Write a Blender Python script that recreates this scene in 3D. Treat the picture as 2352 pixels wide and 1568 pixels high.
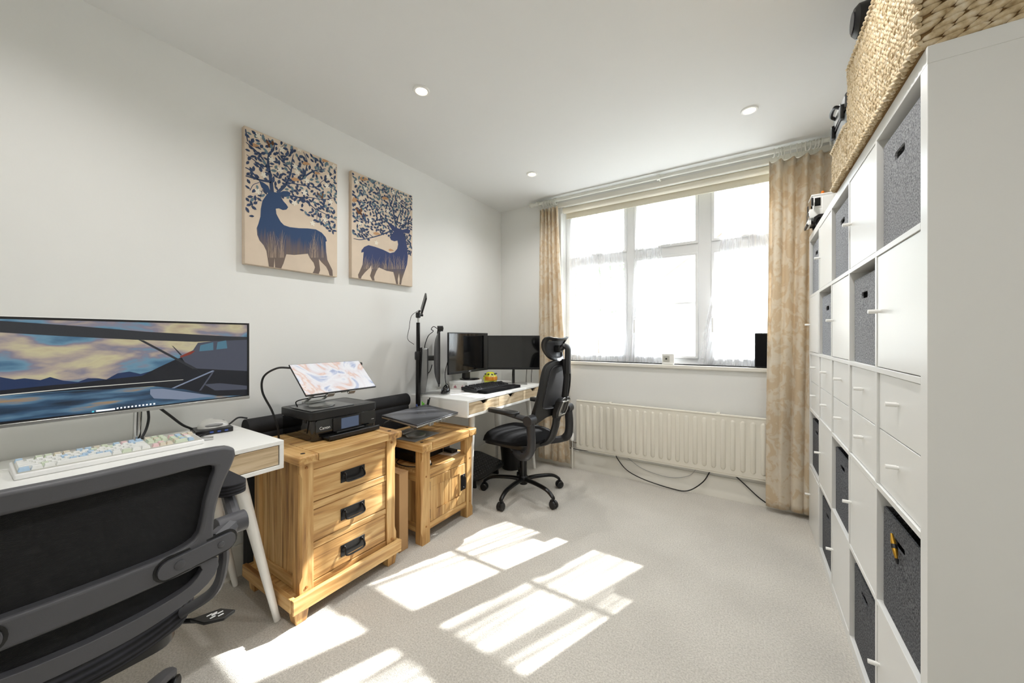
import bpy, bmesh, math, random
from mathutils import Vector, Matrix, Euler
PI = math.pi
for o in list(bpy.data.objects): bpy.data.objects.remove(o)
scene = bpy.context.scene
C = bpy.context.collection

# ------------------------------------------------------------------ camera
F, YAW, HOR, CZ = 841.42, 0.570906, 774.04, 1.18187          # focal (px of 2352), yaw, horizon row, eye height
cd = bpy.data.cameras.new('camera'); cam = bpy.data.objects.new('camera', cd); C.objects.link(cam)
cd.sensor_width = 36; cd.lens = F/2352*36; cd.clip_start = .02; cd.clip_end = 300
cd.shift_y = (HOR-784)/2352
cam.location = (0, 0, CZ); cam.rotation_euler = (PI/2, 0, YAW)
scene.camera = cam
scene.cycles.max_bounces = 14; scene.cycles.diffuse_bounces = 8; scene.cycles.transparent_max_bounces = 24

# ------------------------------------------------------------------ light, sky, exposure
scene.view_settings.view_transform = 'Standard'; scene.view_settings.look = 'None'
scene.view_settings.gamma = 1; scene.view_settings.use_curve_mapping = False
scene.view_settings.exposure = 1.2
SUN_DIR = Vector((-.40, -1, -.845)).normalized()
sd = bpy.data.lights.new('sun', 'SUN'); sd.energy = 8.5; sd.angle = math.radians(.53); sd.color = (1, .985, .965)
so = bpy.data.objects.new('sun', sd); C.objects.link(so)
so.rotation_euler = SUN_DIR.to_track_quat('-Z', 'Y').to_euler(); so.location = (3, 8, 7)
w = bpy.data.worlds.new('sky'); scene.world = w; w.use_nodes = True
nt = w.node_tree; nt.nodes.clear()
wo = nt.nodes.new('ShaderNodeOutputWorld'); bg = nt.nodes.new('ShaderNodeBackground'); sk = nt.nodes.new('ShaderNodeTexSky')
sk.sky_type = 'HOSEK_WILKIE'; sk.sun_direction = (-SUN_DIR)[:]; sk.turbidity = 3.2; sk.ground_albedo = .6
mx = nt.nodes.new('ShaderNodeMix'); mx.data_type = 'RGBA'; mx.inputs['Factor'].default_value = .55
mx.inputs['B'].default_value = (.86, .94, 1, 1)
nt.links.new(sk.outputs[0], mx.inputs['A']); nt.links.new(mx.outputs['Result'], bg.inputs[0]); nt.links.new(bg.outputs[0], wo.inputs[0])
bg.inputs[1].default_value = 5.2
XL, XR, YW, YF, HC = -2.133, .74, 3.114, -.95, 2.465         # left wall, right wall, window wall, wall behind, ceiling
WX0, WX1, WZ0, WZ1 = -1.46, .30, .965, 2.405                 # window opening
pl = bpy.data.lights.new('window_portal', 'AREA'); pl.shape = 'RECTANGLE'; pl.size = WX1-WX0; pl.size_y = WZ1-WZ0
pl.cycles.is_portal = True
po = bpy.data.objects.new('window_portal', pl); C.objects.link(po)
po.location = ((WX0+WX1)/2, YW+.24, (WZ0+WZ1)/2); po.rotation_euler = (-PI/2, 0, 0)

# ------------------------------------------------------------------ pixel helpers (direction from photo pixel, depth from a known plane)
_s, _c = math.sin(YAW), math.cos(YAW)
def ray(px, py):
    l = (px-1176)/F; return (-_s+_c*l, _c+_s*l, (HOR-py)/F)
def onX(px, py, x):
    d = ray(px, py); t = x/d[0]; return Vector((x, d[1]*t, CZ+d[2]*t))

# ------------------------------------------------------------------ materials
def lin(c):
    return tuple((v/12.92 if v <= .04045 else ((v+.055)/1.055)**2.4) for v in c)
def hexc(h): return lin(tuple(int(h[i:i+2], 16)/255 for i in (0, 2, 4)))+(1,)
MATS = {}
def new_mat(name):
    m = bpy.data.materials.new(name); m.use_nodes = True; nt = m.node_tree
    return m, nt, nt.nodes['Principled BSDF']
def nd(nt, t, **kw):
    n = nt.nodes.new('ShaderNode'+t)
    for k, v in kw.items():
        if k in n.inputs: n.inputs[k].default_value = v
        else: setattr(n, k, v)
    return n
def mapping(nt, scale, coord='Object', rot=(0, 0, 0)):
    tc = nd(nt, 'TexCoord'); mp = nd(nt, 'Mapping'); mp.inputs['Scale'].default_value = scale; mp.inputs['Rotation'].default_value = rot
    nt.links.new(tc.outputs[coord], mp.inputs['Vector']); return mp
def ramp(nt, stops, src):
    r = nd(nt, 'ValToRGB'); e = r.color_ramp.elements
    while len(e) < len(stops): e.new(.5)
    for i, (p, c) in enumerate(stops): e[i].position = p; e[i].color = c
    nt.links.new(src, r.inputs[0]); return r
def bump(nt, b, src, strength, dist):
    n = nd(nt, 'Bump'); n.inputs['Strength'].default_value = strength; n.inputs['Distance'].default_value = dist
    nt.links.new(src, n.inputs['Height']); nt.links.new(n.outputs[0], b.inputs['Normal'])
def plain(name, col, rough=.5, metal=0, var=.04, vscale=6, bmp=0, bscale=200, spec=.5, coat=0):
    m, nt, b = new_mat(name); c = hexc(col)
    mp = mapping(nt, (1, 1, 1)); n = nd(nt, 'TexNoise', Scale=vscale, Detail=3.0); nt.links.new(mp.outputs[0], n.inputs['Vector'])
    r = ramp(nt, [(.3, tuple(v*(1-var) for v in c[:3])+(1,)), (.7, tuple(min(1, v*(1+var)) for v in c[:3])+(1,))], n.outputs['Fac'])
    nt.links.new(r.outputs[0], b.inputs['Base Color'])
    b.inputs['Roughness'].default_value = rough; b.inputs['Metallic'].default_value = metal
    b.inputs['Specular IOR Level'].default_value = spec; b.inputs['Coat Weight'].default_value = coat
    if bmp:
        n2 = nd(nt, 'TexNoise', Scale=bscale, Detail=2.0); nt.links.new(mp.outputs[0], n2.inputs['Vector']); bump(nt, b, n2.outputs['Fac'], bmp, .002)
    MATS[name] = m; return m
def emit(name, col, strength):
    m, nt, b = new_mat(name); b.inputs['Base Color'].default_value = (0, 0, 0, 1)
    b.inputs['Emission Color'].default_value = hexc(col); b.inputs['Emission Strength'].default_value = strength
    b.inputs['Roughness'].default_value = .3; MATS[name] = m; return m
def wood(name, dark, mid, light, axis, scale=1.0, rough=.45, bmp=.25):
    m, nt, b = new_mat(name); sc = [14*scale]*3; sc[axis] = 1.1*scale
    tc = nd(nt, 'TexCoord'); oi = nd(nt, 'ObjectInfo'); off = nd(nt, 'VectorMath', operation='MULTIPLY_ADD')
    cx = nd(nt, 'CombineXYZ')
    for k in range(3): nt.links.new(oi.outputs['Random'], cx.inputs[k])
    nt.links.new(cx.outputs[0], off.inputs[0]); off.inputs[1].default_value = (7, 5, 9); nt.links.new(tc.outputs['Object'], off.inputs[2])
    mp = nd(nt, 'Mapping'); mp.inputs['Scale'].default_value = sc; nt.links.new(off.outputs[0], mp.inputs[0])
    n = nd(nt, 'TexNoise', Scale=1.6, Detail=6.0, Distortion=1.4); nt.links.new(mp.outputs[0], n.inputs['Vector'])
    sc2 = [120*scale]*3; sc2[axis] = 6*scale
    mp2 = nd(nt, 'Mapping'); mp2.inputs['Scale'].default_value = sc2; nt.links.new(off.outputs[0], mp2.inputs[0])
    n2 = nd(nt, 'TexNoise', Scale=1.0, Detail=3.0); nt.links.new(mp2.outputs[0], n2.inputs['Vector'])
    ad = nd(nt, 'Math', operation='MULTIPLY_ADD'); nt.links.new(n2.outputs['Fac'], ad.inputs[0]); ad.inputs[1].default_value = .28; nt.links.new(n.outputs['Fac'], ad.inputs[2])
    r = ramp(nt, [(.42, hexc(dark)), (.6, hexc(mid)), (.82, hexc(light))], ad.outputs[0])
    nt.links.new(r.outputs[0], b.inputs['Base Color']); b.inputs['Roughness'].default_value = rough
    bump(nt, b, n2.outputs['Fac'], bmp, .001); MATS[name] = m; return m

plain('wall_paint', 'E6E6E3', .85, var=.012, vscale=2, bmp=.08, bscale=90, spec=.2)
plain('ceiling_paint', 'E5E5E3', .9, var=.012, vscale=1.2, bmp=.05, bscale=60, spec=.2)
plain('trim_paint', 'E6E3DA', .4, var=.01)
plain('rad_paint', 'E4DFD2', .35, var=.01)
plain('upvc', 'F2F3F4', .3, var=.005)
plain('white_lam', 'F1F1EE', .35, var=.008)
plain('white_lam_k', 'E3E3E0', .3, var=.006)
plain('white_plastic', 'EDEDEA', .3)
plain('white_metal', 'EDECE8', .35)
plain('cream_fabric', 'E7E2D2', .8, var=.02, bmp=.2, bscale=400)
plain('black_plastic', '19191A', .38, var=.1)
plain('black_gloss', '0B0B0C', .08, var=.05, coat=.6)
plain('grey_plastic', '505054', .42, var=.06, bmp=.12, bscale=900)
plain('dark_plastic', '2B2B2E', .4, var=.06, bmp=.1, bscale=900)
plain('black_metal', '141415', .3, metal=.3)
plain('black_fabric', '111113', .9, var=.15, bmp=.6, bscale=500, spec=.2)
plain('black_panel', '17171A', .75, var=.15, vscale=14, bmp=.5, bscale=300)
plain('silver', 'B8B8B6', .3, metal=.85)
plain('chrome', 'D0D0D0', .12, metal=1)
plain('grey_alu', '9A9B9C', .35, metal=.7)
plain('dark_alu', '55565A', .32, metal=.6)
plain('cable_black', '0D0D0E', .5)
plain('cable_white', 'E5E5E2', .5)
plain('ring_plastic', 'DADAD2', .4)
plain('card', 'B08C62', .85, var=.06, bmp=.2, bscale=60)
plain('orange', 'E0761C', .4); plain('red', 'B62018', .4); plain('yellow', 'DDE03A', .25, coat=.5); plain('amber', 'D9891B', .15, coat=.6)
plain('green', '5FC02C', .4); plain('blue_pen', '3A54A0', .4); plain('gold', 'C79A3C', .25, metal=.8)
plain('navy', '1D1D3C', .3); plain('pink_print', 'B4707C', .7); plain('print_white', 'E8E8E8', .5); plain('print_grey', '9A9A9A', .5)
plain('kb_case', 'EFEFEE', .35); plain('kb_plate', 'B9B8B0', .4)
plain('key_white', 'ECEDEA', .45); plain('key_blue', 'B4CEE6', .45); plain('key_green', 'D4DEC8', .45); plain('key_pink', 'EAC9CB', .45); plain('key_sand', 'DCD3C0', .45)
plain('key_black', '17171A', .5)
plain('paper', 'E4E2DE', .8); plain('grass', '8DA06A', .9, var=.2); plain('leaf_tree', '8E9E7C', .9, var=.3); plain('bark', '6A5A48', .9)
plain('render_wall', 'D9D2C4', .9); plain('sky_tint_glass', 'C4CCD2', .15); plain('roof_tile', 'A89A92', .9, var=.15, vscale=20); plain('road', 'B8B6B0', .95, var=.05)  # house window glass: sky reflection painted in as a pale base colour
wood('oak_x', '8A623A', 'BC9056', 'D9B67E', 0); wood('oak_y', '8A623A', 'BC9056', 'D9B67E', 1); wood('oak_z', '8A623A', 'BC9056', 'D9B67E', 2)
wood('pale_oak', 'A98F6C', 'CDB796', 'E2D2B6', 1, scale=1.3, rough=.5)
plain('peg', '9C6A34', .5); plain('dark_knot', '2A1D14', .6)

# carpet
m, nt, b = new_mat('carpet'); mp = mapping(nt, (1, 1, 1))
n1 = nd(nt, 'TexNoise', Scale=2.2, Detail=4.0); n2 = nd(nt, 'TexNoise', Scale=150.0, Detail=3.0, Roughness=.7); n3 = nd(nt, 'TexNoise', Scale=420.0, Detail=2.0)
for n in (n1, n2, n3): nt.links.new(mp.outputs[0], n.inputs['Vector'])
r1 = ramp(nt, [(.3, hexc('D5D0C7')), (.65, hexc('E4DFD6'))], n1.outputs['Fac']); r2 = ramp(nt, [(.3, (.66, .65, .63, 1)), (.62, (1, 1, 1, 1))], n2.outputs['Fac'])
mm = nd(nt, 'Mix', data_type='RGBA', blend_type='MULTIPLY'); mm.inputs['Factor'].default_value = 1
nt.links.new(r1.outputs[0], mm.inputs['A']); nt.links.new(r2.outputs[0], mm.inputs['B']); nt.links.new(mm.outputs['Result'], b.inputs['Base Color'])
b.inputs['Roughness'].default_value = 1; b.inputs['Specular IOR Level'].default_value = .1; b.inputs['Sheen Weight'].default_value = .2
ad = nd(nt, 'Math', operation='ADD'); nt.links.new(n2.outputs['Fac'], ad.inputs[0]); nt.links.new(n3.outputs['Fac'], ad.inputs[1]); bump(nt, b, ad.outputs[0], .7, .006); MATS['carpet'] = m

def felt(name, a, c):
    m, nt, b = new_mat(name); mp = mapping(nt, (1, 1, 1)); n = nd(nt, 'TexNoise', Scale=210.0, Detail=4.0, Roughness=.75)
    nt.links.new(mp.outputs[0], n.inputs['Vector']); r = ramp(nt, [(.36, hexc(a)), (.64, hexc(c))], n.outputs['Fac']); nt.links.new(r.outputs[0], b.inputs['Base Color'])
    b.inputs['Roughness'].default_value = 1; b.inputs['Specular IOR Level'].default_value = .1; bump(nt, b, n.outputs['Fac'], .4, .003); MATS[name] = m
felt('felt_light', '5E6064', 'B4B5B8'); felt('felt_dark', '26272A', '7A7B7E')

# damask curtain
m, nt, b = new_mat('damask'); mp = mapping(nt, (1, 1, .8)); v = nd(nt, 'TexNoise', Scale=13.0, Detail=2.5, Distortion=1.6); n2 = nd(nt, 'TexNoise', Scale=70.0, Detail=3.0)
nt.links.new(mp.outputs[0], v.inputs['Vector']); nt.links.new(mp.outputs[0], n2.inputs['Vector'])
ad = nd(nt, 'Math', operation='MULTIPLY_ADD'); nt.links.new(n2.outputs['Fac'], ad.inputs[0]); ad.inputs[1].default_value = .25; nt.links.new(v.outputs['Fac'], ad.inputs[2])
r = ramp(nt, [(.57, hexc('D9C5A6')), (.63, hexc('E4D8C3')), (.85, hexc('EAE1D0'))], ad.outputs[0]); nt.links.new(r.outputs[0], b.inputs['Base Color'])
b.inputs['Roughness'].default_value = .75; b.inputs['Sheen Weight'].default_value = .25; b.inputs['Specular IOR Level'].default_value = .25; bump(nt, b, n2.outputs['Fac'], .15, .001)
tr = nd(nt, 'BsdfTranslucent'); tr.inputs[0].default_value = hexc('E0CFB4'); mxs = nd(nt, 'MixShader'); mxs.inputs[0].default_value = .25
out = nt.nodes['Material Output']; nt.links.new(b.outputs[0], mxs.inputs[1]); nt.links.new(tr.outputs[0], mxs.inputs[2]); nt.links.new(mxs.outputs[0], out.inputs[0]); MATS['damask'] = m

# voile net: threads partly open, partly scattering
m, nt, b = new_mat('voile'); out = nt.nodes['Material Output']; nt.nodes.remove(b)
tp = nd(nt, 'BsdfTransparent'); tl = nd(nt, 'BsdfTranslucent'); tl.inputs[0].default_value = (.85, .85, .86, 1); df = nd(nt, 'BsdfDiffuse'); df.inputs[0].default_value = (.85, .85, .86, 1)
ms = nd(nt, 'MixShader'); ms.inputs[0].default_value = .35; nt.links.new(df.outputs[0], ms.inputs[1]); nt.links.new(tl.outputs[0], ms.inputs[2])
ms2 = nd(nt, 'MixShader'); mp = mapping(nt, (19, 19, .15)); n = nd(nt, 'TexNoise', Scale=1.0, Detail=2.0); nt.links.new(mp.outputs[0], n.inputs['Vector'])
r = ramp(nt, [(.40, (.12, .12, .12, 1)), (.60, (.95, .95, .95, 1))], n.outputs['Fac']); nt.links.new(r.outputs[0], ms2.inputs[0])
nt.links.new(tp.outputs[0], ms2.inputs[1]); nt.links.new(ms.outputs[0], ms2.inputs[2]); nt.links.new(ms2.outputs[0], out.inputs[0]); MATS['voile'] = m
# window glass: clear sheet with a weak mirror
m, nt, b = new_mat('glass'); out = nt.nodes['Material Output']; nt.nodes.remove(b)
tp = nd(nt, 'BsdfTransparent'); tp.inputs[0].default_value = (.97, .98, .98, 1); gl = nd(nt, 'BsdfGlossy'); gl.inputs['Roughness'].default_value = .02
mp = mapping(nt, (1, 1, 1)); n = nd(nt, 'TexNoise', Scale=3.0); nt.links.new(mp.outputs[0], n.inputs['Vector']); r = ramp(nt, [(0, (.03, .03, .03, 1)), (1, (.06, .06, .06, 1))], n.outputs['Fac'])
ms = nd(nt, 'MixShader'); nt.links.new(r.outputs[0], ms.inputs[0]); nt.links.new(tp.outputs[0], ms.inputs[1]); nt.links.new(gl.outputs[0], ms.inputs[2]); nt.links.new(ms.outputs[0], out.inputs[0]); MATS['glass'] = m
# mesh net of the chairs: fine holes
m, nt, b = new_mat('chair_net'); mp = mapping(nt, (1, 1, 1)); wv = nd(nt, 'TexWave', Scale=170.0, bands_direction='Z'); nt.links.new(mp.outputs[0], wv.inputs['Vector'])
r = ramp(nt, [(.2, hexc('08080A')), (.9, hexc('1C1C20'))], wv.outputs['Fac']); nt.links.new(r.outputs[0], b.inputs['Base Color']); b.inputs['Roughness'].default_value = .8; bump(nt, b, wv.outputs['Fac'], .5, .002); MATS['chair_net'] = m
m, nt, b = new_mat('ribbed_fabric'); mp = mapping(nt, (1, 1, 1)); wv = nd(nt, 'TexWave', Scale=38.0, bands_direction='Z'); nt.links.new(mp.outputs[0], wv.inputs['Vector'])
r = ramp(nt, [(.1, hexc('0C0C0F')), (.9, hexc('2C2C33'))], wv.outputs['Fac']); nt.links.new(r.outputs[0], b.inputs['Base Color']); b.inputs['Roughness'].default_value = .85; bump(nt, b, wv.outputs['Fac'], .6, .004); MATS['ribbed_fabric'] = m
m, nt, b = new_mat('net_grey'); b.inputs['Base Color'].default_value = hexc('2E2E31'); mp = mapping(nt, (1, 1, 1)); wv = nd(nt, 'TexNoise', Scale=500.0); nt.links.new(mp.outputs[0], wv.inputs['Vector']); bump(nt, b, wv.outputs['Fac'], .4, .002); b.inputs['Roughness'].default_value = .6; MATS['net_grey'] = m
# seagrass
m, nt, b = new_mat('seagrass'); oi = nd(nt, 'TexCoord'); n = nd(nt, 'TexNoise', Scale=60.0, Detail=3.0); nt.links.new(oi.outputs['Object'], n.inputs['Vector'])
r = ramp(nt, [(.25, hexc('A08862')), (.5, hexc('D0BC98')), (.75, hexc('EADFCA'))], n.outputs['Fac']); nt.links.new(r.outputs[0], b.inputs['Base Color']); b.inputs['Roughness'].default_value = .7; MATS['seagrass'] = m
plain('seagrass_core', '8A6C44', .9)
# screens
m, nt, b = new_mat('screen_sky'); tc = nd(nt, 'TexCoord'); mp = nd(nt, 'Mapping'); mp.inputs['Scale'].default_value = (1, 5, 14); mp.inputs['Rotation'].default_value = (.25, 0, 0); nt.links.new(tc.outputs['Object'], mp.inputs[0])
n = nd(nt, 'TexNoise', Scale=1.0, Detail=6.0, Distortion=.25); nt.links.new(mp.outputs[0], n.inputs['Vector'])
r = ramp(nt, [(.34, hexc('36566E')), (.42, hexc('557688')), (.47, hexc('6A6672')), (.53, hexc('8E8278')), (.60, hexc('A39C7C')), (.68, hexc('92826E')), (.76, hexc('64565A'))], n.outputs['Fac'])
b.inputs['Base Color'].default_value = (.01, .01, .01, 1); nt.links.new(r.outputs[0], b.inputs['Emission Color']); b.inputs['Emission Strength'].default_value = .55; b.inputs['Roughness'].default_value = .3; MATS['screen_sky'] = m
m, nt, b = new_mat('screen_lake'); tc = nd(nt, 'TexCoord'); mp = nd(nt, 'Mapping'); mp.inputs['Scale'].default_value = (1, 4, 30); nt.links.new(tc.outputs['Object'], mp.inputs[0])
n = nd(nt, 'TexNoise', Scale=1.2, Detail=5.0); nt.links.new(mp.outputs[0], n.inputs['Vector'])
r = ramp(nt, [(.35, hexc('14202E')), (.48, hexc('28435C')), (.58, hexc('4B6A80')), (.66, hexc('8A7050')), (.8, hexc('B09A70'))], n.outputs['Fac'])
b.inputs['Base Color'].default_value = (.01, .01, .01, 1); nt.links.new(r.outputs[0], b.inputs['Emission Color']); b.inputs['Emission Strength'].default_value = .5; b.inputs['Roughness'].default_value = .3; MATS['screen_lake'] = m
emit('scr_dark', '14161C', .6); emit('scr_wing', '24262A', .6); emit('scr_hill', '1B2A48', .55); emit('scr_plane', '3A3D48', .6); emit('scr_float', '6B7486', .55); emit('scr_red', '6A2A20', .6); emit('scr_line', 'B8B8B0', .6); emit('scr_glass', '3E6070', .6); emit('scr_icon', 'D0D4D8', .7); emit('scr_teal', '45A0B0', .7)
m, nt, b = new_mat('screen_marble'); mp = mapping(nt, (6, 6, 6)); n = nd(nt, 'TexNoise', Scale=1.1, Detail=6.0, Distortion=1.6); nt.links.new(mp.outputs[0], n.inputs['Vector'])
r = ramp(nt, [(.30, hexc('7F88A8')), (.38, hexc('B9C4DC')), (.45, hexc('F0F0F2')), (.52, hexc('E9E4E6')), (.57, hexc('E6C4B4')), (.62, hexc('F2E8E2')), (.75, hexc('C4CFE4'))], n.outputs['Fac'])
b.inputs['Base Color'].default_value = (.02, .02, .02, 1); nt.links.new(r.outputs[0], b.inputs['Emission Color']); b.inputs['Emission Strength'].default_value = .40; b.inputs['Roughness'].default_value = .25; MATS['screen_marble'] = m
emit('printer_screen', '59677F', .3); emit('lamp_disc', 'FFE9B8', 7.0)
# deer print: blue above, brown among the grass
def deer_mat(name, z0, z1, top):
    m, nt, b = new_mat(name); tc = nd(nt, 'TexCoord'); sx = nd(nt, 'SeparateXYZ'); nt.links.new(tc.outputs['Object'], sx.inputs[0])
    mr = nd(nt, 'MapRange'); mr.inputs['From Min'].default_value = z0; mr.inputs['From Max'].default_value = z1; nt.links.new(sx.outputs['Z'], mr.inputs['Value'])
    mp = nd(nt, 'Mapping'); mp.inputs['Scale'].default_value = (1, 90, 5); nt.links.new(tc.outputs['Object'], mp.inputs[0]); n = nd(nt, 'TexNoise', Scale=1.0, Detail=3.0); nt.links.new(mp.outputs[0], n.inputs['Vector'])
    ad = nd(nt, 'Math', operation='MULTIPLY_ADD'); nt.links.new(n.outputs['Fac'], ad.inputs[0]); ad.inputs[1].default_value = .7; nt.links.new(mr.outputs[0], ad.inputs[2])
    r = ramp(nt, [(.45, hexc('6E6058')), (.75, hexc('5A5560')), (.95, hexc(top))], ad.outputs[0]); nt.links.new(r.outputs[0], b.inputs['Base Color']); b.inputs['Roughness'].default_value = .8; MATS[name] = m
deer_mat('deer_print_a', 1.60, 1.82, '2C4468'); deer_mat('deer_print_b', 1.60, 1.76, '343F66')
plain('canvas_tan', 'D3C2AE', .9, var=.05, vscale=9, bmp=.2, bscale=700); plain('print_navy', '2E3F5E', .8, var=.15, vscale=30); plain('print_teal', '5E7480', .8, var=.15, vscale=30); plain('print_cream', 'E6DFD0', .8); plain('print_tan', 'B98F68', .8); plain('print_brown', '6A4428', .8); plain('print_grassline', 'A08E80', .8)

# ------------------------------------------------------------------ mesh builder
class MB:
    def __init__(s): s.v = []; s.f = []
    def add(s, vs, fs):
        b = len(s.v); s.v += [tuple(v) for v in vs]; s.f += [tuple(b+i for i in f) for f in fs]; return s
    def box(s, x0, x1, y0, y1, z0, z1):
        return s.add([(x, y, z) for z in (z0, z1) for y in (y0, y1) for x in (x0, x1)],
                     [(0, 2, 3, 1), (4, 5, 7, 6), (0, 1, 5, 4), (2, 6, 7, 3), (0, 4, 6, 2), (1, 3, 7, 5)])
    def hexa(s, p):   # 8 corners: bottom 4 ccw, top 4 ccw
        return s.add(p, [(3, 2, 1, 0), (4, 5, 6, 7), (0, 1, 5, 4), (1, 2, 6, 5), (2, 3, 7, 6), (3, 0, 4, 7)])
    def tube(s, pts, r, n=10, cap=True, flat=1.0):
        pts = [Vector(p) for p in pts]; k = len(pts); rs = list(r) if isinstance(r, (list, tuple)) else [r]*k
        if len(rs) != k: q_ = len(rs)-1; rs = [rs[min(int(i/(k-1)*q_), q_-1)]*(1-(i/(k-1)*q_-min(int(i/(k-1)*q_), q_-1)))+rs[min(int(i/(k-1)*q_), q_-1)+1]*(i/(k-1)*q_-min(int(i/(k-1)*q_), q_-1)) for i in range(k)]
        t0 = (pts[1]-pts[0]).normalized(); up = Vector((0, 0, 1)) if abs(t0.z) < .9 else Vector((0, 1, 0))
        a = t0.cross(up).normalized(); vs = []
        for i in range(k):
            t = ((pts[min(i+1, k-1)]-pts[max(i-1, 0)])).normalized()
            a = (a-t*a.dot(t)).normalized(); b_ = t.cross(a)
            for j in range(n):
                th = 2*PI*j/n; vs.append(pts[i]+(a*math.cos(th)+b_*math.sin(th)*flat)*rs[i])
        fs = [(i*n+j, i*n+(j+1) % n, (i+1)*n+(j+1) % n, (i+1)*n+j) for i in range(k-1) for j in range(n)]
        if cap: fs += [tuple(range(n-1, -1, -1)), tuple((k-1)*n+j for j in range(n))]
        return s.add(vs, fs)
    def lathe(s, prof, c=(0, 0, 0), n=24, axis='z', sx=1, sy=1):
        vs = []
        for r, z in prof:
            for j in range(n):
                th = 2*PI*j/n; x, y = r*math.cos(th)*sx, r*math.sin(th)*sy
                p = (x, y, z) if axis == 'z' else ((z, x, y) if axis == 'x' else (y, z, x))
                vs.append((c[0]+p[0], c[1]+p[1], c[2]+p[2]))
        k = len(prof); fs = [(i*n+j, i*n+(j+1) % n, (i+1)*n+(j+1) % n, (i+1)*n+j) for i in range(k-1) for j in range(n)]
        fs += [tuple(range(n-1, -1, -1)), tuple((k-1)*n+j for j in range(n))]
        return s.add(vs, fs)
    def prism(s, poly, fn, t0, t1):   # poly of 2d points, fn(a, b, t) -> 3d
        n = len(poly)
        vs = [fn(a, b_, t0) for a, b_ in poly]+[fn(a, b_, t1) for a, b_ in poly]
        return s.add(vs, [tuple(range(n-1, -1, -1)), tuple(range(n, 2*n))]+[(i, (i+1) % n, n+(i+1) % n, n+i) for i in range(n)])
    def ring(s, outer, inner, fn, t0, t1):
        n = len(outer); vs = [fn(*p, t) for t in (t0, t1) for L in (outer, inner) for p in L]
        fs = []
        for i in range(n):
            j = (i+1) % n
            fs += [(i, n+i, n+j, j), (2*n+i, 2*n+j, 3*n+j, 3*n+i), (i, j, 2*n+j, 2*n+i), (n+i, 3*n+i, 3*n+j, n+j)]
        return s.add(vs, fs)
    def grid(s, fn, nu, nv):
        vs = [fn(i/nu, j/nv) for j in range(nv+1) for i in range(nu+1)]
        return s.add(vs, [(j*(nu+1)+i, j*(nu+1)+i+1, (j+1)*(nu+1)+i+1, (j+1)*(nu+1)+i) for j in range(nv) for i in range(nu)])
    def ell(s, c, r, n=10, m=6, rot=None):
        R = rot or Matrix.Identity(3); vs = []; c = Vector(c)
        for i in range(m+1):
            ph = PI*i/m-PI/2
            for j in range(n):
                th = 2*PI*j/n; vs.append(c+R @ Vector((r[0]*math.cos(ph)*math.cos(th), r[1]*math.cos(ph)*math.sin(th), r[2]*math.sin(ph))))
        return s.add(vs, [(i*n+j, i*n+(j+1) % n, (i+1)*n+(j+1) % n, (i+1)*n+j) for i in range(m) for j in range(n)])
    def mesh(s, name, smooth=35):
        me = bpy.data.meshes.new(name); me.from_pydata(s.v, [], s.f); me.validate()
        bm = bmesh.new(); bm.from_mesh(me)
        bmesh.ops.remove_doubles(bm, verts=bm.verts, dist=1e-6); bmesh.ops.recalc_face_normals(bm, faces=bm.faces)
        big = [f for f in bm.faces if len(f.verts) > 4]
        if big: bmesh.ops.triangulate(bm, faces=big)
        bm.to_mesh(me); bm.free()
        if smooth:
            me.shade_smooth(); me.set_sharp_from_angle(angle=math.radians(smooth))
        return me
def poff(parent):
    return -parent.location if (parent is not None and parent.type == 'EMPTY' and parent.get('w')) else Vector((0, 0, 0))
def link(name, me, mat, parent=None, loc=None, rot=None):
    o = bpy.data.objects.new(name, me); C.objects.link(o)
    if mat and not me.materials: me.materials.append(MATS[mat])
    if parent is not None: o.parent = parent; o.location = poff(parent)
    if loc is not None: o.location = Vector(loc)+(poff(parent) if parent is not None else Vector((0, 0, 0)))
    if rot is not None: o.rotation_euler = rot
    return o
def part(name, mb, mat, parent=None, bev=0, seg=2, smooth=35, label=None, kind=None, sub=0, solid=0):
    o = link(name, mb.mesh(name, smooth), mat, parent)
    if solid: md = o.modifiers.new('solid', 'SOLIDIFY'); md.thickness = solid; md.offset = 0
    if bev: md = o.modifiers.new('bevel', 'BEVEL'); md.width = bev; md.segments = seg; md.limit_method = 'ANGLE'; md.angle_limit = math.radians(40)
    if sub: md = o.modifiers.new('sub', 'SUBSURF'); md.levels = sub; md.render_levels = sub
    if label: o['label'] = label
    if kind: o['kind'] = kind
    return o
def tag(o, label, cat, group=None):
    o['label'] = label; o['category'] = cat
    if group: o['group'] = group
    return o
def thing(name, label, cat, loc=(0, 0, 0), rz=0, group=None, world=False):
    o = bpy.data.objects.new(name, None); C.objects.link(o); o.empty_display_size = .1
    o.location = loc; o.rotation_euler = (0, 0, rz); tag(o, label, cat, group)
    if world: o['w'] = 1
    return o
def struct(name, mb, mat, bev=0, smooth=35):
    o = part(name, mb, mat, None, bev, smooth=smooth); o['kind'] = 'structure'; return o
def sempty(name, loc=(0, 0, 0)):
    o = bpy.data.objects.new(name, None); C.objects.link(o); o.location = loc; o['w'] = 1; o['kind'] = 'structure'; return o
def B(*a): return MB().box(*a)
def text(name, s, size, loc, rot, mat, parent, extrude=.0003, align='CENTER', spacing=1.0):
    cu = bpy.data.curves.new(name, 'FONT'); cu.body = s; cu.size = size; cu.extrude = extrude; cu.align_x = align; cu.align_y = 'CENTER'; cu.space_character = spacing; cu.resolution_u = 3
    t = bpy.data.objects.new(name, cu); C.objects.link(t); bpy.context.view_layer.update()
    me = bpy.data.meshes.new_from_object(t.evaluated_get(bpy.context.evaluated_depsgraph_get())); bpy.data.objects.remove(t); bpy.data.curves.remove(cu)
    me.materials.clear(); return link(name, me, mat, parent, loc, rot)
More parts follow.
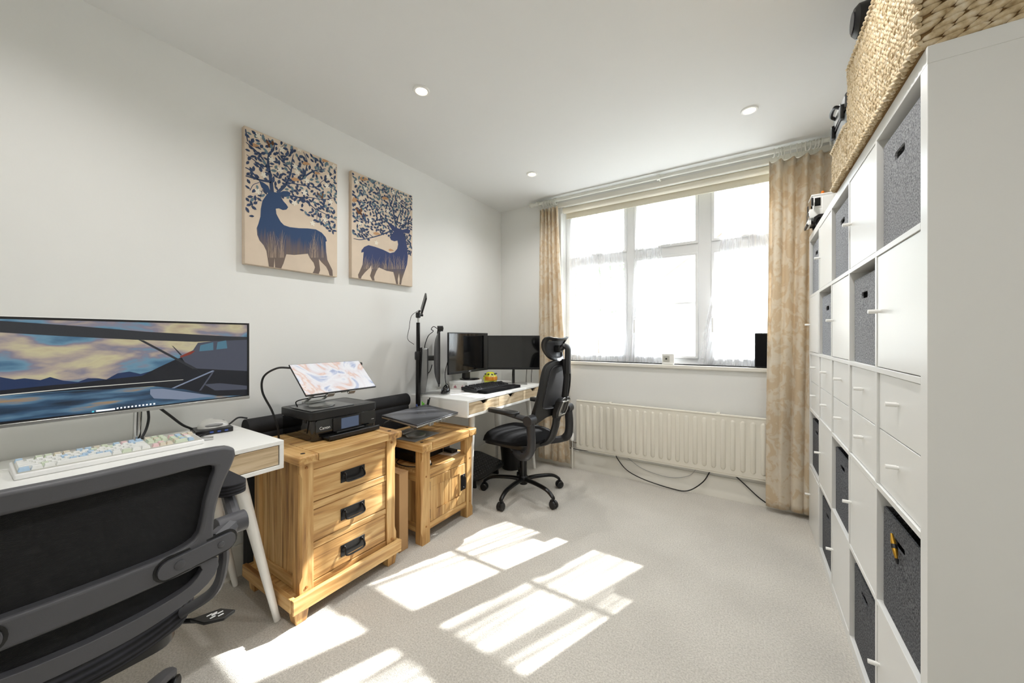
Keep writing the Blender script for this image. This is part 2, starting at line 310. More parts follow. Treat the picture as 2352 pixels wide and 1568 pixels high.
def smoothpath(pts, n=8):   # catmull-rom
    P = [Vector(p) for p in pts]; P = [2*P[0]-P[1]]+P+[2*P[-1]-P[-2]]; out = []
    for i in range(1, len(P)-2):
        for k in range(n):
            t = k/n; a, b_, c, d = P[i-1], P[i], P[i+1], P[i+2]
            out.append(.5*((2*b_)+(c-a)*t+(2*a-5*b_+4*c-d)*t*t+(3*b_-a-3*c+d)*t**3))
    out.append(P[-2]); return out
def cable(name, pts, r, mat, label, group=None):
    o = part(name, MB().tube(smoothpath(pts), r, 6), mat); return tag(o, label, 'cable', group)
def rrect(x0, x1, y0, y1, r, n=5):
    out = []
    for cx, cy, a0 in ((x1-r, y1-r, 0), (x0+r, y1-r, 90), (x0+r, y0+r, 180), (x1-r, y0+r, 270)):
        for k in range(n+1): a = math.radians(a0+90*k/n); out.append((cx+r*math.cos(a), cy+r*math.sin(a)))
    return out
def xyz(a, b_, t): return (a, b_, t)
def yzx(a, b_, t): return (t, a, b_)

# ------------------------------------------------------------------ room
struct('floor', B(XL-.1, XR+.1, YF-.1, YW+.1, -.06, 0), 'carpet')
struct('ceiling', B(XL-.1, XR+.1, YF-.1, YW+.1, HC, HC+.1), 'ceiling_paint')
struct('wall_left', B(XL-.1, XL, YF-.1, YW+.1, -.05, HC+.05), 'wall_paint')
struct('wall_right', B(XR, XR+.1, YF-.1, YW+.1, -.05, HC+.05), 'wall_paint')
struct('wall_front', B(XL-.1, XR+.1, YF-.1, YF, -.05, HC+.05), 'wall_paint')
YO = YW+.24
wb = MB().box(XL-.1, WX0, YW, YO, -.05, HC+.05).box(WX1, XR+.1, YW, YO, -.05, HC+.05).box(WX0, WX1, YW, YO, -.05, WZ0).box(WX0, WX1, YW, YO, WZ1, HC+.05)
struct('wall_back', wb, 'wall_paint')
def skirt(name, axis, a0, a1, w, s):
    prof = [(0, 0), (.018, 0), (.018, .06), (.014, .066), (.014, .135), (.008, .15), (0, .15)]
    fn = (lambda d, z, t: (w+s*d, t, z)) if axis == 'y' else (lambda d, z, t: (t, w+s*d, z))
    return struct(name, MB().prism(prof, fn, a0, a1), 'trim_paint')
skirt('baseboard_left', 'y', YF, YW, XL, 1); skirt('baseboard_back', 'x', XL, XR, YW, -1)
# window
WY = YW+.155
win = sempty('window_1', (WX0, WY, WZ0))
fr = MB().box(WX0, WX1, WY-.035, WY+.035, WZ0, WZ0+.045).box(WX0, WX1, WY-.035, WY+.035, WZ1-.08, WZ1).box(WX0, WX0+.045, WY-.035, WY+.035, WZ0+.045, WZ1-.08).box(WX1-.045, WX1, WY-.035, WY+.035, WZ0+.045, WZ1-.08)
part('window_frame', fr, 'upvc', win, .004)
TR0, TR1 = 1.835, 1.945
for x0, x1 in ((-.885, -.82), (-.325, -.235)): part('mullion', B(x0, x1, WY-.035, WY+.035, WZ0+.045, WZ1-.08), 'upvc', win, .004)
cols = [(WX0+.045, -.885), (-.82, -.325), (-.235, WX1-.045)]
for x0, x1 in cols:
    part('transom', B(x0, x1, WY-.035, WY+.035, TR0+.02, TR1-.02), 'upvc', win, .003)
    for z0, z1, tp in ((WZ0+.045, TR0+.02, 0), (TR1-.02, WZ1-.08, 1)):
        s_ = .022
        sa = MB().ring([(x0, z0), (x1, z0), (x1, z1), (x0, z1)], [(x0+s_, z0+s_), (x1-s_, z0+s_), (x1-s_, z1-s_), (x0+s_, z1-s_)], lambda a, b_, t: (a, t, b_), WY-.048, WY+.01)
        so_ = part('sash', sa, 'upvc', win, .004)
        part('pane', B(x0+s_, x1-s_, WY-.012, WY-.008, z0+s_, z1-s_), 'glass', win)
        if not tp:
            part('glazing_bar', B(x0+s_, x1-s_, WY-.02, WY+.0, 1.449, 1.466), 'upvc', win, .002)
            hx = x0+.012
            part('window_handle', MB().box(hx-.012, hx+.012, WY-.062, WY-.048, 1.30, 1.36).tube([(hx, WY-.07, 1.335), (hx, WY-.085, 1.33), (hx, WY-.088, 1.22)], .008, 8), 'upvc', so_, .002)
        else:
            hx = (x0+x1)/2; part('window_handle', MB().box(hx-.05, hx+.05, WY-.066, WY-.048, z0+.004, z0+.018), 'upvc', so_, .003)
sill = struct('trim_1', B(WX0-.03, WX1+.03, YW-.018, WY-.035, WZ0-.03, WZ0), 'trim_paint', .006)

# ------------------------------------------------------------------ outside the window
g = struct('ground', B(-60, 60, YO+.3, 90, -1.2, -1.0), 'road')
def house(x, y, wd, dp, h, rh, label, rz=0):
    t = thing('house', label, 'house', (x, y, -1.0), rz)
    part('house_wall', MB().prism([(-wd/2, 0), (wd/2, 0), (wd/2, h), (0, h+rh), (-wd/2, h)], lambda a, b_, t_: (a, t_, b_), 0, dp), 'render_wall', t)
    for s in (-1, 1):
        part('roof_slope', MB().prism([(0, h+rh+.15), (s*(wd/2+.4), h-.12), (s*(wd/2+.4), h-.3), (0, h+rh-.05)], lambda a, b_, t_: (a, t_, b_), -.35, dp+.35), 'roof_tile', t)
    for wx in (-wd/4, wd/4):
        for wz in (1.0, 3.6):
            f_ = part('house_window', B(wx-.75, wx+.75, -.06, .05, wz, wz+1.25), 'upvc', t)
            part('house_pane', B(wx-.65, wx+.65, -.08, -.05, wz+.1, wz+1.15), 'sky_tint_glass', f_)
    part('chimney', B(wd*.28, wd*.28+.7, dp*.4, dp*.4+.9, h+.2, h+rh+1.0), 'roof_tile', t)
house(-1.2, 24, 7.5, 8, 5.4, 2.7, 'pale rendered house with gable end facing the window')
house(-12.5, 27, 8.5, 8, 5.2, 2.4, 'wide pale house standing beside the tree outside')
house(9.5, 26, 8, 8, 5.2, 2.4, 'pale house beyond the gable fronted house, away from the tree')
random.seed(5)
t = thing('tree', 'pale leafy tree standing outside beyond the glass', 'tree', (-6.2, 17, -1.0))
part('trunk', MB().tube([(0, 0, 0), (.1, 0, 2), (0, .1, 4)], [.22, .17, .1], 8), 'bark', t)
cr = MB()
for k in range(420):
    a, ph, rr = random.uniform(0, 2*PI), random.uniform(-1, 1), random.uniform(.5, 1)
    p = Vector((1.7*rr*math.cos(a)*math.sqrt(1-ph*ph), 1.7*rr*math.sin(a)*math.sqrt(1-ph*ph), 5.0+2.0*rr*ph))
    R = Euler((random.uniform(0, 6), random.uniform(0, 6), 0)).to_matrix(); q = .28
    cr.add([p+R @ Vector(v) for v in ((-q, 0, 0), (0, -q*.5, .05), (q, 0, 0), (0, q*.5, .05))], [(0, 1, 2, 3)])
part('foliage', cr, 'leaf_tree', t, kind='stuff')

# ------------------------------------------------------------------ desks
def desk(name, label, x0, x1, y0, y1, ztop, group):
    t = thing(name, label, 'desk', ((x0+x1)/2, (y0+y1)/2, 0), 0, group, True)
    zb = ztop-.113
    part('desk_top', B(x0, x1, y0, y1, ztop-.016, ztop), 'white_lam', t, .0015)
    part('desk_base', B(x0, x1, y0, y1, zb, zb+.016), 'white_lam', t, .0015)
    for yy in (y0, y1-.016): part('side_panel', B(x0, x1, yy, yy+.016, zb+.016, ztop-.016), 'white_lam', t, .001)
    part('back_panel', B(x0, x0+.016, y0+.016, y1-.016, zb+.016, ztop-.016), 'white_lam', t, .001)
    n = 3; a, b_ = y0+.018, y1-.018; wd = (b_-a)/n
    for k in range(n):
        p, q = a+k*wd+.0015, a+(k+1)*wd-.0015; m_ = (p+q)/2; zt, zz = ztop-.0185, zb+.0185; c = .062
        poly = [(p, zz), (q, zz), (q, zt), (m_+c, zt), (m_+c*.62, zt-.006), (m_+c*.36, zt-.021), (m_+c*.2, zt-.026), (m_-c*.2, zt-.026), (m_-c*.36, zt-.021), (m_-c*.62, zt-.006), (m_-c, zt), (p, zt)]
        d = part('drawer_front', MB().prism(poly, yzx, x1-.019, x1-.003), 'pale_oak', t, .0008, label='pale oak drawer front with cut-out grip')
    for sx, xx in ((-1, x0+.1), (1, x1-.1)):
        for sy, yy in ((-1, y0+.17), (1, y1-.125)):
            pth = [(xx, yy, zb+.002), (xx+sx*.035, yy+sy*(.13 if (sy > 0 and y1 < 1) else .06), 0.002)]
            part('leg', MB().tube(pth, [.0235, .0125], 16), 'white_metal', t)
    return t
D1 = desk('desk', 'white desk with pale oak drawers and wide keyboard with pastel keys on top', -2.115, -1.585, -.455, .752, .764, 'white and oak desks')
D2 = desk('desk', 'white desk with pale oak drawers carrying the black keyboard and yellow helmet', -2.09, -1.548, 1.868, 2.95, .762, 'white and oak desks')
ZD1, ZD2 = .764, .762

# ------------------------------------------------------------------ oak chest of drawers
def bail_handle(parent, x, yc, zc, vertical=False):
    hw, hh = (.062, .026) if not vertical else (.022, .05)
    h = part('handle', B(x, x+.004, yc-hw, yc+hw, zc-hh, zc+hh), 'black_metal', parent, .001, label='black iron pull handle')
    if vertical: pth = [(x+.003, yc, zc+.036), (x+.018, yc, zc+.036), (x+.022, yc, zc+.0), (x+.018, yc, zc-.036), (x+.003, yc, zc-.036)]
    else: pth = [(x+.003, yc-.045, zc+.012), (x+.016, yc-.045, zc+.012), (x+.024, yc-.046, zc-.016), (x+.026, yc, zc-.02), (x+.024, yc+.046, zc-.016), (x+.016, yc+.045, zc+.012), (x+.003, yc+.045, zc+.012)]
    part('bail', MB().tube(smoothpath(pth, 4), .0042, 8), 'black_metal', h)
    for s in (-1, 1):
        p = (x+.004, yc+s*.045, zc+.012) if not vertical else (x+.004, yc, zc+s*.036)
        part('boss', MB().ell(p, (.006, .008, .008)), 'black_metal', h)
def cpost(x0, x1, y0, y1, z0, z1, ch=.012, sx=1, sy=-1):
    """square post whose outer corner is chamfered between stops"""
    mb = MB(); zs = [z0, z0+.05, z0+.075, z1-.06, z1-.035, z1]; cs = [.001, .001, ch, ch, .001, .001]; L = []
    for z, c in zip(zs, cs):
        ox, ix = (x1, x0) if sx > 0 else (x0, x1); oy, iy = (y0, y1) if sy < 0 else (y1, y0)
        L.append([(ix, iy, z), (ix, oy, z), (ox-sx*c, oy, z), (ox, oy-sy*c, z), (ox, iy, z)])
    vs = [p for l in L for p in l]; n = 5
    fs = [(i*n+j, i*n+(j+1) % n, (i+1)*n+(j+1) % n, (i+1)*n+j) for i in range(5) for j in range(n)]+[tuple(range(n)), tuple(25+j for j in range(n))]
    return mb.add(vs, fs)
def oak_top(t, x0, x1, y0, y1, z0, z1, cap=.085):
    """plank top with clamped ends and dark plugs"""
    n = 4; wd = (x1-x0)/n
    for k in range(n): part('top_plank', B(x0+k*wd+.0005, x0+(k+1)*wd-.0005, y0+cap, y1-cap, z0+.002, z1-.001), 'oak_y', t, .002)
    part('end_cap', B(x0, x1, y0, y0+cap-.001, z0, z1), 'oak_x', t, .007, 3); part('end_cap', B(x0, x1, y1-cap+.001, y1, z0, z1), 'oak_x', t, .007, 3)
    for y in (y0+cap*.5, y1-cap*.5):
        for x in (x1-.05, x0+.05): part('plug', MB().lathe([(.0095, z1-.004), (.0095, z1+.001), (.0, z1+.0012)], (x, y, 0), 12), 'dark_knot', t)
CX0, CX1 = -1.965, -1.555
t = thing('chest_of_drawers', 'oak chest of three drawers with black iron handles under the printer', 'chest', (-1.76, 1.045, 0), 0, None, True)
oak_top(t, -1.985, -1.53, .782, 1.312, .655, .69)
for x0, x1, sx in ((CX0, CX0+.055, -1), (CX1-.055, CX1, 1)):
    for y0, y1, sy in ((.797, .857, -1), (1.234, 1.294, 1)):
        part('corner_post', cpost(x0, x1, y0, y1, .11, .655, sx=sx, sy=sy), 'oak_z', t, .001)
for k in range(5):   # near side planks
    a = CX0+.055; wd = (CX1-CX0-.11)/5; part('side_plank', B(a+k*wd+.0008, a+(k+1)*wd-.0008, .812, .828, .115, .655), 'oak_z', t, .0015)
    part('side_plank', B(a+k*wd+.0008, a+(k+1)*wd-.0008, 1.264, 1.28, .115, .655), 'oak_z', t, .0015)
part('side_rail', B(CX0+.05, CX1-.05, .804, .83, .115, .165), 'oak_x', t, .002)
part('back_board', B(CX0, CX0+.012, .85, 1.24, .11, .655), 'oak_z', t)
for z0, z1 in ((.616, .655), (.444, .474), (.276, .302), (.112, .137)): part('drawer_rail', B(CX1-.05, CX1-.006, .857, 1.234, z0, z1), 'oak_y', t, .002)
for z0, z1 in ((.476, .614), (.304, .442), (.139, .274)):
    d = part('drawer', B(CX1-.33, CX1-.009, .859, 1.232, z0, z1), 'oak_y', t, .003); bail_handle(d, CX1-.009, 1.047, (z0+z1)/2-.004)
for y in (.76, 1.287): part('plinth_side', B(-1.99, -1.552, y, y+.02, .062, .118), 'oak_x', t, .003)
part('plinth_front', B(-1.551, -1.529, .76, 1.307, .060, .120), 'oak_y', t, .003)
part('plinth_floor', B(-1.985, -1.55, .78, 1.288, .095, .112), 'oak_y', t)
for x in (-1.975, -1.605):
    for y in (.775, 1.232): part('foot', MB().hexa([(x+.008, y+.008, 0), (x+.052, y+.008, 0), (x+.052, y+.052, 0), (x+.008, y+.052, 0), (x, y, .066), (x+.062, y, .066), (x+.062, y+.06, .066), (x, y+.06, .066)]), 'oak_z', t, .003)
for y in (.827, 1.264):
    for z in (.635, .135): part('peg', MB().lathe([(.0065, 0), (.0055, .004), (0, .005)], (CX1-.0005, y, z), 10, 'x'), 'peg', t)

# ------------------------------------------------------------------ oak side cabinet
t = thing('side_cabinet', 'small oak cabinet with open shelf and one door, laptop on top', 'cabinet', (-1.735, 1.695, 0), 0, None, True)
oak_top(t, -1.945, -1.525, 1.452, 1.937, .531, .577, .08)
TX0, TX1 = -1.925, -1.543
for x0, x1, sx in ((TX0, TX0+.055, -1), (TX1-.055, TX1, 1)):
    for y0, y1, sy in ((1.466, 1.526, -1), (1.856, 1.916, 1)):
        part('corner_post', cpost(x0, x1, y0, y1, 0, .531, sx=sx, sy=sy), 'oak_z', t, .002)
part('shelf', B(TX0+.01, TX1-.012, 1.475, 1.907, .395, .415), 'oak_y', t, .002)
part('shelf_rail', B(TX1-.03, TX1-.008, 1.526, 1.856, .362, .413), 'oak_y', t, .002)
part('top_rail', B(TX1-.03, TX1-.008, 1.526, 1.856, .512, .531), 'oak_y', t, .001)
part('bottom_rail', B(TX1-.03, TX1-.006, 1.526, 1.856, .07, .108), 'oak_y', t, .002)
for y in (1.474, 1.892):
    part('side_rail', B(TX0+.055, TX1-.055, y, y+.018, .06, .11), 'oak_x', t, .002); part('side_rail', B(TX0+.055, TX1-.055, y, y+.018, .35, .40), 'oak_x', t, .002)
    for k in range(3):
        wd = (TX1-TX0-.11)/3; part('side_plank', B(TX0+.055+k*wd+.001, TX0+.055+(k+1)*wd-.001, y+.004, y+.014, .108, .352), 'oak_z', t, .001)
part('cabinet_floor', B(TX0+.02, TX1-.03, 1.49, 1.895, .085, .1), 'oak_y', t); part('cabinet_back', B(TX0, TX0+.01, 1.52, 1.86, .08, .4), 'oak_z', t)
d = part('door', B(TX1-.024, TX1-.006, 1.529, 1.853, .110, .165).box(TX1-.024, TX1-.006, 1.529, 1.853, .31, .360).box(TX1-.024, TX1-.006, 1.529, 1.59, .165, .31).box(TX1-.024, TX1-.006, 1.79, 1.853, .165, .31), 'oak_z', t, .002)
for k in range(3): part('door_plank', B(TX1-.02, TX1-.012, 1.59+k*.0667+.0008, 1.59+(k+1)*.0667-.0008, .165, .31), 'oak_z', d, .0015)
bail_handle(d, TX1-.006, 1.823, .245, True)
for z in (.16, .32): part('hinge', MB().tube([(TX1-.004, 1.527, z-.025), (TX1-.004, 1.527, z+.025)], .004, 8), 'black_metal', d)
for y in (1.496, 1.886):
    for z in (.385, .10): part('peg', MB().lathe([(.006, 0), (.005, .003), (0, .004)], (TX1-.0005, y, z), 10, 'x'), 'peg', t)
# on its shelf
tag(part('set_top_box', B(-1.88, -1.70, 1.55, 1.80, .416, .465), 'black_plastic', None, .006), 'black flat electronics box lying on the open oak shelf', 'electronics')
tt = thing('card_reader', 'small black dock standing beside papers on the oak shelf', 'electronics', (-1.66, 1.83, .421), 0, None, True)
part('dock_base', B(-1.70, -1.62, 1.80, 1.855, .4215, .438), 'black_plastic', tt, .005); part('dock_back', B(-1.70, -1.685, 1.805, 1.85, .437, .49), 'grey_plastic', tt, .003)
tag(part('paper_sheet', MB().hexa([(-1.72, 1.755, .4155), (-1.60, 1.775, .4155), (-1.61, 1.87, .4155), (-1.73, 1.85, .4155), (-1.72, 1.755, .421), (-1.60, 1.775, .421), (-1.61, 1.87, .421), (-1.73, 1.85, .421)]), 'paper'), 'thin stack of pale papers under the black dock on oak shelf', 'papers')
tt = thing('cable_plug', 'white coiled adapter with black plug on the oak shelf', 'adapter', (-1.60, 1.565, .416), 0, None, True)
part('coil', MB().lathe([(.012, .428), (.018, .432), (.018, .446), (.012, .45)], (-1.60, 1.565, 0), 12), 'white_plastic', tt, .001); part('plug_body', B(-1.612, -1.588, 1.555, 1.59, .4155, .429), 'black_plastic', tt, .004)
cable('cable', [(-1.86, 1.60, .419), (-1.80, 1.50, .419), (-1.70, 1.485, .419), (-1.60, 1.53, .419), (-1.58, 1.56, .419)], .003, 'cable_black', 'thin black cable curling over the oak cabinet shelf')

# ------------------------------------------------------------------ board between the two, black panel behind
t = thing('cardboard_box', 'narrow tall brown cardboard box between oak chest and cabinet', 'box', (-1.8, 1.385, 0), 0, None, True)
part('box_body', B(-1.93, -1.60, 1.352, 1.415, 0, .43), 'card', t, .003); part('box_flap', B(-1.93, -1.60, 1.352, 1.3835, .4295, .433), 'card', t); part('box_flap', B(-1.93, -1.60, 1.3845, 1.415, .4295, .433), 'card', t)
t = thing('padded_panel', 'long black padded panel standing against wall behind oak chest', 'panel', (-2.06, 1.3, 0), 0, None, True)
part('panel_body', B(-2.105, -2.012, .80, 1.80, .012, .72), 'black_panel', t, .03, 4)
part('panel_roll', MB().tube([(-2.058, .80, .735), (-2.058, 1.80, .735)], .046, 20), 'black_panel', t)
for y in (.83, 1.70): part('panel_foot', B(-2.10, -2.02, y, y+.07, 0, .02), 'black_plastic', t)

# ------------------------------------------------------------------ ultrawide monitor and its screen
MX = -1.935; my0, my1, mz0, mz1 = -.04, .768, .902, 1.248
t = thing('ultrawide_monitor', 'ultrawide monitor in white frame showing a seaplane on a lake', 'monitor', (MX-.03, .366, ZD1), 0, None, True)
part('housing', B(MX-.03, MX-.001, my0, my1, mz0, mz1), 'white_plastic', t, .004)
part('chin', B(MX-.004, MX+.006, my0, my1, mz0-.002, mz0+.011), 'silver', t, .002, label='silver lower bezel')
part('bezel', MB().ring([(my0+.002, mz0+.011), (my1-.002, mz0+.011), (my1-.002, mz1-.002), (my0+.002, mz1-.002)], [(my0+.010, mz0+.015), (my1-.010, mz0+.015), (my1-.010, mz1-.010), (my0+.010, mz1-.010)], yzx, MX-.002, MX+.004), 'black_plastic', t)
SX = MX+.001; sy0, sy1, sz0, sz1 = my0+.008, my1-.008, mz0+.013, mz1-.008
scr = part('screen', B(MX-.002, SX, sy0, sy1, sz0, sz1), 'screen_sky', t)
def spoly(name, pts, mat, dx, parent=scr, src=(0, 700, 3.5636)):
    out = []
    for zx, zy in pts:
        p = onX(src[0]+zx/src[2], src[1]+zy/src[2], SX); out.append((min(max(p.y, sy0), sy1), min(max(p.z, sz0), sz1)))
    return part(name, MB().prism(out, yzx, SX, SX+dx), mat, parent, smooth=0)
L = -700
spoly('lake', [(L, 830), (0, 740), (1400, 660), (2020, 655), (2020, 900), (1000, 900), (0, 1010), (L, 1080)], 'screen_lake', .0003)
spoly('far_hills', [(L, 640), (0, 590), (120, 610), (200, 600), (330, 615), (410, 590), (520, 620), (640, 630), (720, 600), (800, 600), (870, 610), (960, 560), (1060, 545), (1150, 565), (1240, 540), (1340, 500), (1500, 640), (1000, 660), (0, 720), (L, 790)], 'scr_hill', .0005)
spoly('dark_shore', [(L, 770), (0, 700), (200, 680), (440, 655), (640, 640), (880, 610), (1160, 580), (1300, 510), (1440, 445), (1560, 400), (2040, 400), (2040, 760), (1780, 745), (1500, 690), (1250, 665), (900, 690), (600, 700), (300, 720), (0, 745), (L, 840)], 'scr_dark', .0007)
spoly('shore_line', [(L, 835), (0, 735), (700, 670), (1500, 610), (1500, 614), (700, 676), (0, 743), (L, 845)], 'scr_line', .0008)
spoly('wing', [(L, 20), (0, 130), (600, 170), (1200, 220), (1880, 258), (2040, 262), (2040, 285), (1600, 302), (1100, 285), (500, 255), (0, 225), (L, 180)], 'scr_wing', .0010)
spoly('fuselage', [(1480, 420), (1580, 370), (1620, 310), (2040, 262), (2040, 560), (1620, 530), (1520, 480)], 'scr_plane', .0009)
spoly('fuselage_dark', [(1600, 520), (2040, 540), (2040, 660), (1700, 620)], 'scr_dark', .0011)
spoly('nose', [(1470, 420), (1560, 380), (1600, 375), (1560, 405), (1480, 432)], 'scr_red', .0012)
spoly('cabin_glass', [(1640, 330), (1745, 305), (1745, 370), (1630, 380)], 'scr_glass', .0012); spoly('cabin_glass', [(1780, 305), (1850, 290), (1860, 355), (1770, 365)], 'scr_glass', .0012)
spoly('strut', [(1130, 285), (1175, 290), (1620, 525), (1580, 525)], 'scr_wing', .0013); spoly('propeller', [(1405, 332), (1420, 340), (1490, 410), (1475, 412)], 'scr_wing', .0013)
spoly('float', [(1230, 690), (1330, 685), (1760, 745), (1500, 775), (1260, 765), (1228, 730)], 'scr_float', .0013); spoly('float', [(1670, 650), (1800, 640), (2040, 660), (2040, 690), (1760, 700)], 'scr_plane', .0012)
spoly('float_leg', [(1405, 680), (1740, 535), (1755, 540), (1425, 682)], 'scr_float', .0014); spoly('float_leg', [(1630, 700), (1745, 535), (1755, 540), (1645, 700)], 'scr_plane', .0014)
spoly('taskbar', [(L, 1000), (0, 958), (1000, 860), (2040, 735), (2040, 755), (1000, 885), (0, 985), (L, 1040)], 'scr_dark', .0009)
spoly('search_box', [(785, 862), (940, 845), (942, 857), (787, 875)], 'scr_icon', .0016); spoly('start_mark', [(752, 868), (770, 866), (770, 878), (752, 880)], 'scr_teal', .0016)
for k in range(11):
    a = 955+k*30; b_ = 846-k*3.6; spoly('taskbar_icon', [(a, b_-6), (a+14, b_-8), (a+14, b_+4), (a, b_+6)], 'scr_icon', .0016)
text('maker_name', 'SAMSUNG', .0085, (MX+.0063, .371, mz0+.0042), (PI/2, 0, PI/2), 'print_grey', t, spacing=1.15)
part('stand_neck', MB().tube([(MX-.02, .405, .93), (MX-.02, .403, .85), (MX-.015, .40, ZD1+.008)], [.013, .012, .011], 12), 'chrome', t, label='chrome stand neck')
part('stand_foot', MB().tube([(MX+.10, .17, ZD1+.006), (MX-.02, .40, ZD1+.008), (MX+.10, .60, ZD1+.006)], [.007, .009, .007], 10), 'chrome', t)
cable('cable', [(MX-.028, .43, .93), (MX-.025, .435, .86), (MX+.0, .41, .80), (MX+.03, .36, .772), (MX+.0, .30, .769)], .0045, 'cable_black', 'black cable hanging down beside the chrome monitor neck')
cable('cable', [(-1.963, .46, .91), (-1.975, .50, .865), (-1.995, .545, .815), (-2.012, .578, .79), (-2.025, .592, .776)], .005, 'cable_black', 'black cable from the ultrawide monitor to the black dock')
cable('cable', [(MX-.0, .41, .80), (MX+.03, .46, .772), (MX+.04, .55, .769), (MX+.01, .60, .772)], .004, 'cable_black', 'black cable looping over the desk behind pastel keyboard')

# ------------------------------------------------------------------ keyboards
def keyset(rows_u):
    return rows_u
U = .01905
FULL = [(0, [(0, 1), (2, 1), (3, 1), (4, 1), (5, 1), (6.5, 1), (7.5, 1), (8.5, 1), (9.5, 1), (11, 1), (12, 1), (13, 1), (14, 1), (15.25, 1), (16.25, 1), (17.25, 1)]),
        (1.25, [(k, 1) for k in range(13)]+[(13, 2), (15.25, 1), (16.25, 1), (17.25, 1), (18.5, 1), (19.5, 1), (20.5, 1), (21.5, 1)]),
        (2.25, [(0, 1.5)]+[(1.5+k, 1) for k in range(12)]+[(13.5, 1.5), (15.25, 1), (16.25, 1), (17.25, 1), (18.5, 1), (19.5, 1), (20.5, 1)]),
        (3.25, [(0, 1.75)]+[(1.75+k, 1) for k in range(11)]+[(12.75, 2.25), (18.5, 1), (19.5, 1), (20.5, 1)]),
        (4.25, [(0, 2.25)]+[(2.25+k, 1) for k in range(10)]+[(12.25, 2.75), (16.25, 1), (18.5, 1), (19.5, 1), (20.5, 1)]),
        (5.25, [(0, 1.25), (1.25, 1.25), (2.5, 1.25), (3.75, 6.25), (10, 1.25), (11.25, 1.25), (12.5, 1.25), (13.75, 1.25), (15.25, 1), (16.25, 1), (17.25, 1), (18.5, 2), (20.5, 1)])]
KEYM = {}
def keymesh(wu, mat, tall):
    k = (wu, mat)
    if k not in KEYM:
        a, d, i = wu*U/2-.0006, U/2-.0006, .0026
        mb = MB().hexa([(-a, -d, 0), (a, -d, 0), (a, d, 0), (-a, d, 0), (-a+i, -d+i, tall), (a-i, -d+i, tall), (a-i, d-i*.5, tall), (-a+i, d-i*.5, tall)])
        me = mb.mesh('key', 0); me.materials.append(MATS[mat]); KEYM[k] = me
    return KEYM[k]
def keys(parent, pick, tall, z, x0=-22.5*U/2, y0=6.25*U/2):
    for r, row in FULL:
        for c, wu in row:
            if wu == 1 and c == 21.5: wu = 1
            link('key', keymesh(wu, pick(r, c), tall), None, parent, (x0+(c+wu/2)*U, y0-(r+.5)*U, z))
random.seed(11)
# pastel keyboard; local x runs along the desk, local y to the wall
kb = thing('keyboard', 'white keyboard with pastel blue pink and cream keys', 'keyboard', (-1.862, .335, ZD1+.0005), PI/2)
part('case', MB().hexa([(-.222, -.072, 0), (.222, -.072, 0), (.222, .072, 0), (-.222, .072, 0), (-.222, -.072, .017), (.222, -.072, .017), (.222, .072, .028), (-.222, .072, .028)]), 'kb_case', kb, .004, 3)
tilt = math.atan2(.011, .144)
kp = part('key_plate', B(-.216, .216, -.066, .066, -.001, .0015), 'kb_plate', kb); kp.location = (0, 0, .0225); kp.rotation_euler = (tilt, 0, 0)
def pastel(r, c):
    if c in (0, 11, 12, 13) and random.random() < .5: return 'key_pink' if random.random() < .5 else 'key_blue'
    if r == 0: return random.choice(['key_blue', 'key_blue', 'key_pink', 'key_green', 'key_sand'])
    if c >= 15: return random.choice(['key_blue', 'key_white', 'key_sand', 'key_green', 'key_pink'])
    return random.choice(['key_white']*6+['key_blue', 'key_green'])
keys(kp, pastel, .0095, .0015)
cable('cable', [(-1.93, .12, ZD1+.006), (-1.985, .03, ZD1+.004), (-2.02, -.1, ZD1+.004), (-2.0, -.25, ZD1+.004)], .003, 'cable_white', 'white cable trailing off the pastel keyboard along the desk')
# dock and mouse
t = thing('docking_station', 'flat black docking station under the white mouse', 'dock', (-1.995, .655, ZD1), 0, None, True)
part('dock_body', MB().hexa([(-2.045, .585, ZD1), (-1.945, .572, ZD1), (-1.925, .702, ZD1), (-2.03, .715, ZD1), (-2.045, .585, ZD1+.022), (-1.945, .572, ZD1+.022), (-1.925, .702, ZD1+.022), (-2.03, .715, ZD1+.022)]), 'black_plastic', t, .003)
for y in (.625, .65, .675): part('port', B(-1.941+(y-.572)*.154, -1.936+(y-.572)*.154, y-.006, y+.006, ZD1+.008, ZD1+.014), 'blue_pen', t)
mo = thing('mouse', 'white computer mouse resting on the black docking station', 'mouse', (-1.985, .648, ZD1+.0225), math.radians(80))
def mouse_body(a, b_, h):
    mb = MB(); n, m_ = 20, 7
    def fn(u, v):
        th = 2*PI*u; r = math.cos(v*PI/2)**.8; return (a*r*math.cos(th), b_*r*math.sin(th)*(1-.12*math.cos(th)), h*math.sin(v*PI/2)*(1+.15*math.cos(th)*-1))
    return mb.grid(fn, n, m_)
part('shell', mouse_body(.055, .031, .034), 'white_plastic', mo); part('side_grip', MB().ell((0, -.0285, .012), (.032, .004, .008)), 'print_grey', mo)
part('wheel', MB().lathe([(.007, -.003), (.008, 0), (.007, .003)], (.034, 0, .017), 12, 'y'), 'grey_plastic', mo)
cable('cable', [(-1.94, .62, .772), (-1.93, .56, .77), (-1.97, .50, .768), (-2.0, .42, .768)], .004, 'cable_black', 'black cable running from the dock along the desk edge')
cable('cable', [(-2.035, .705, .776), (-2.06, .735, .772), (-2.085, .78, .79), (-2.09, .82, .78)], .004, 'cable_black', 'black cable leaving the dock over the desk corner')
cable('cable', [(-1.95, .577, .777), (-1.93, .55, .77), (-1.915, .545, .768)], .0035, 'print_grey', 'short grey cable between pastel keyboard and dock')

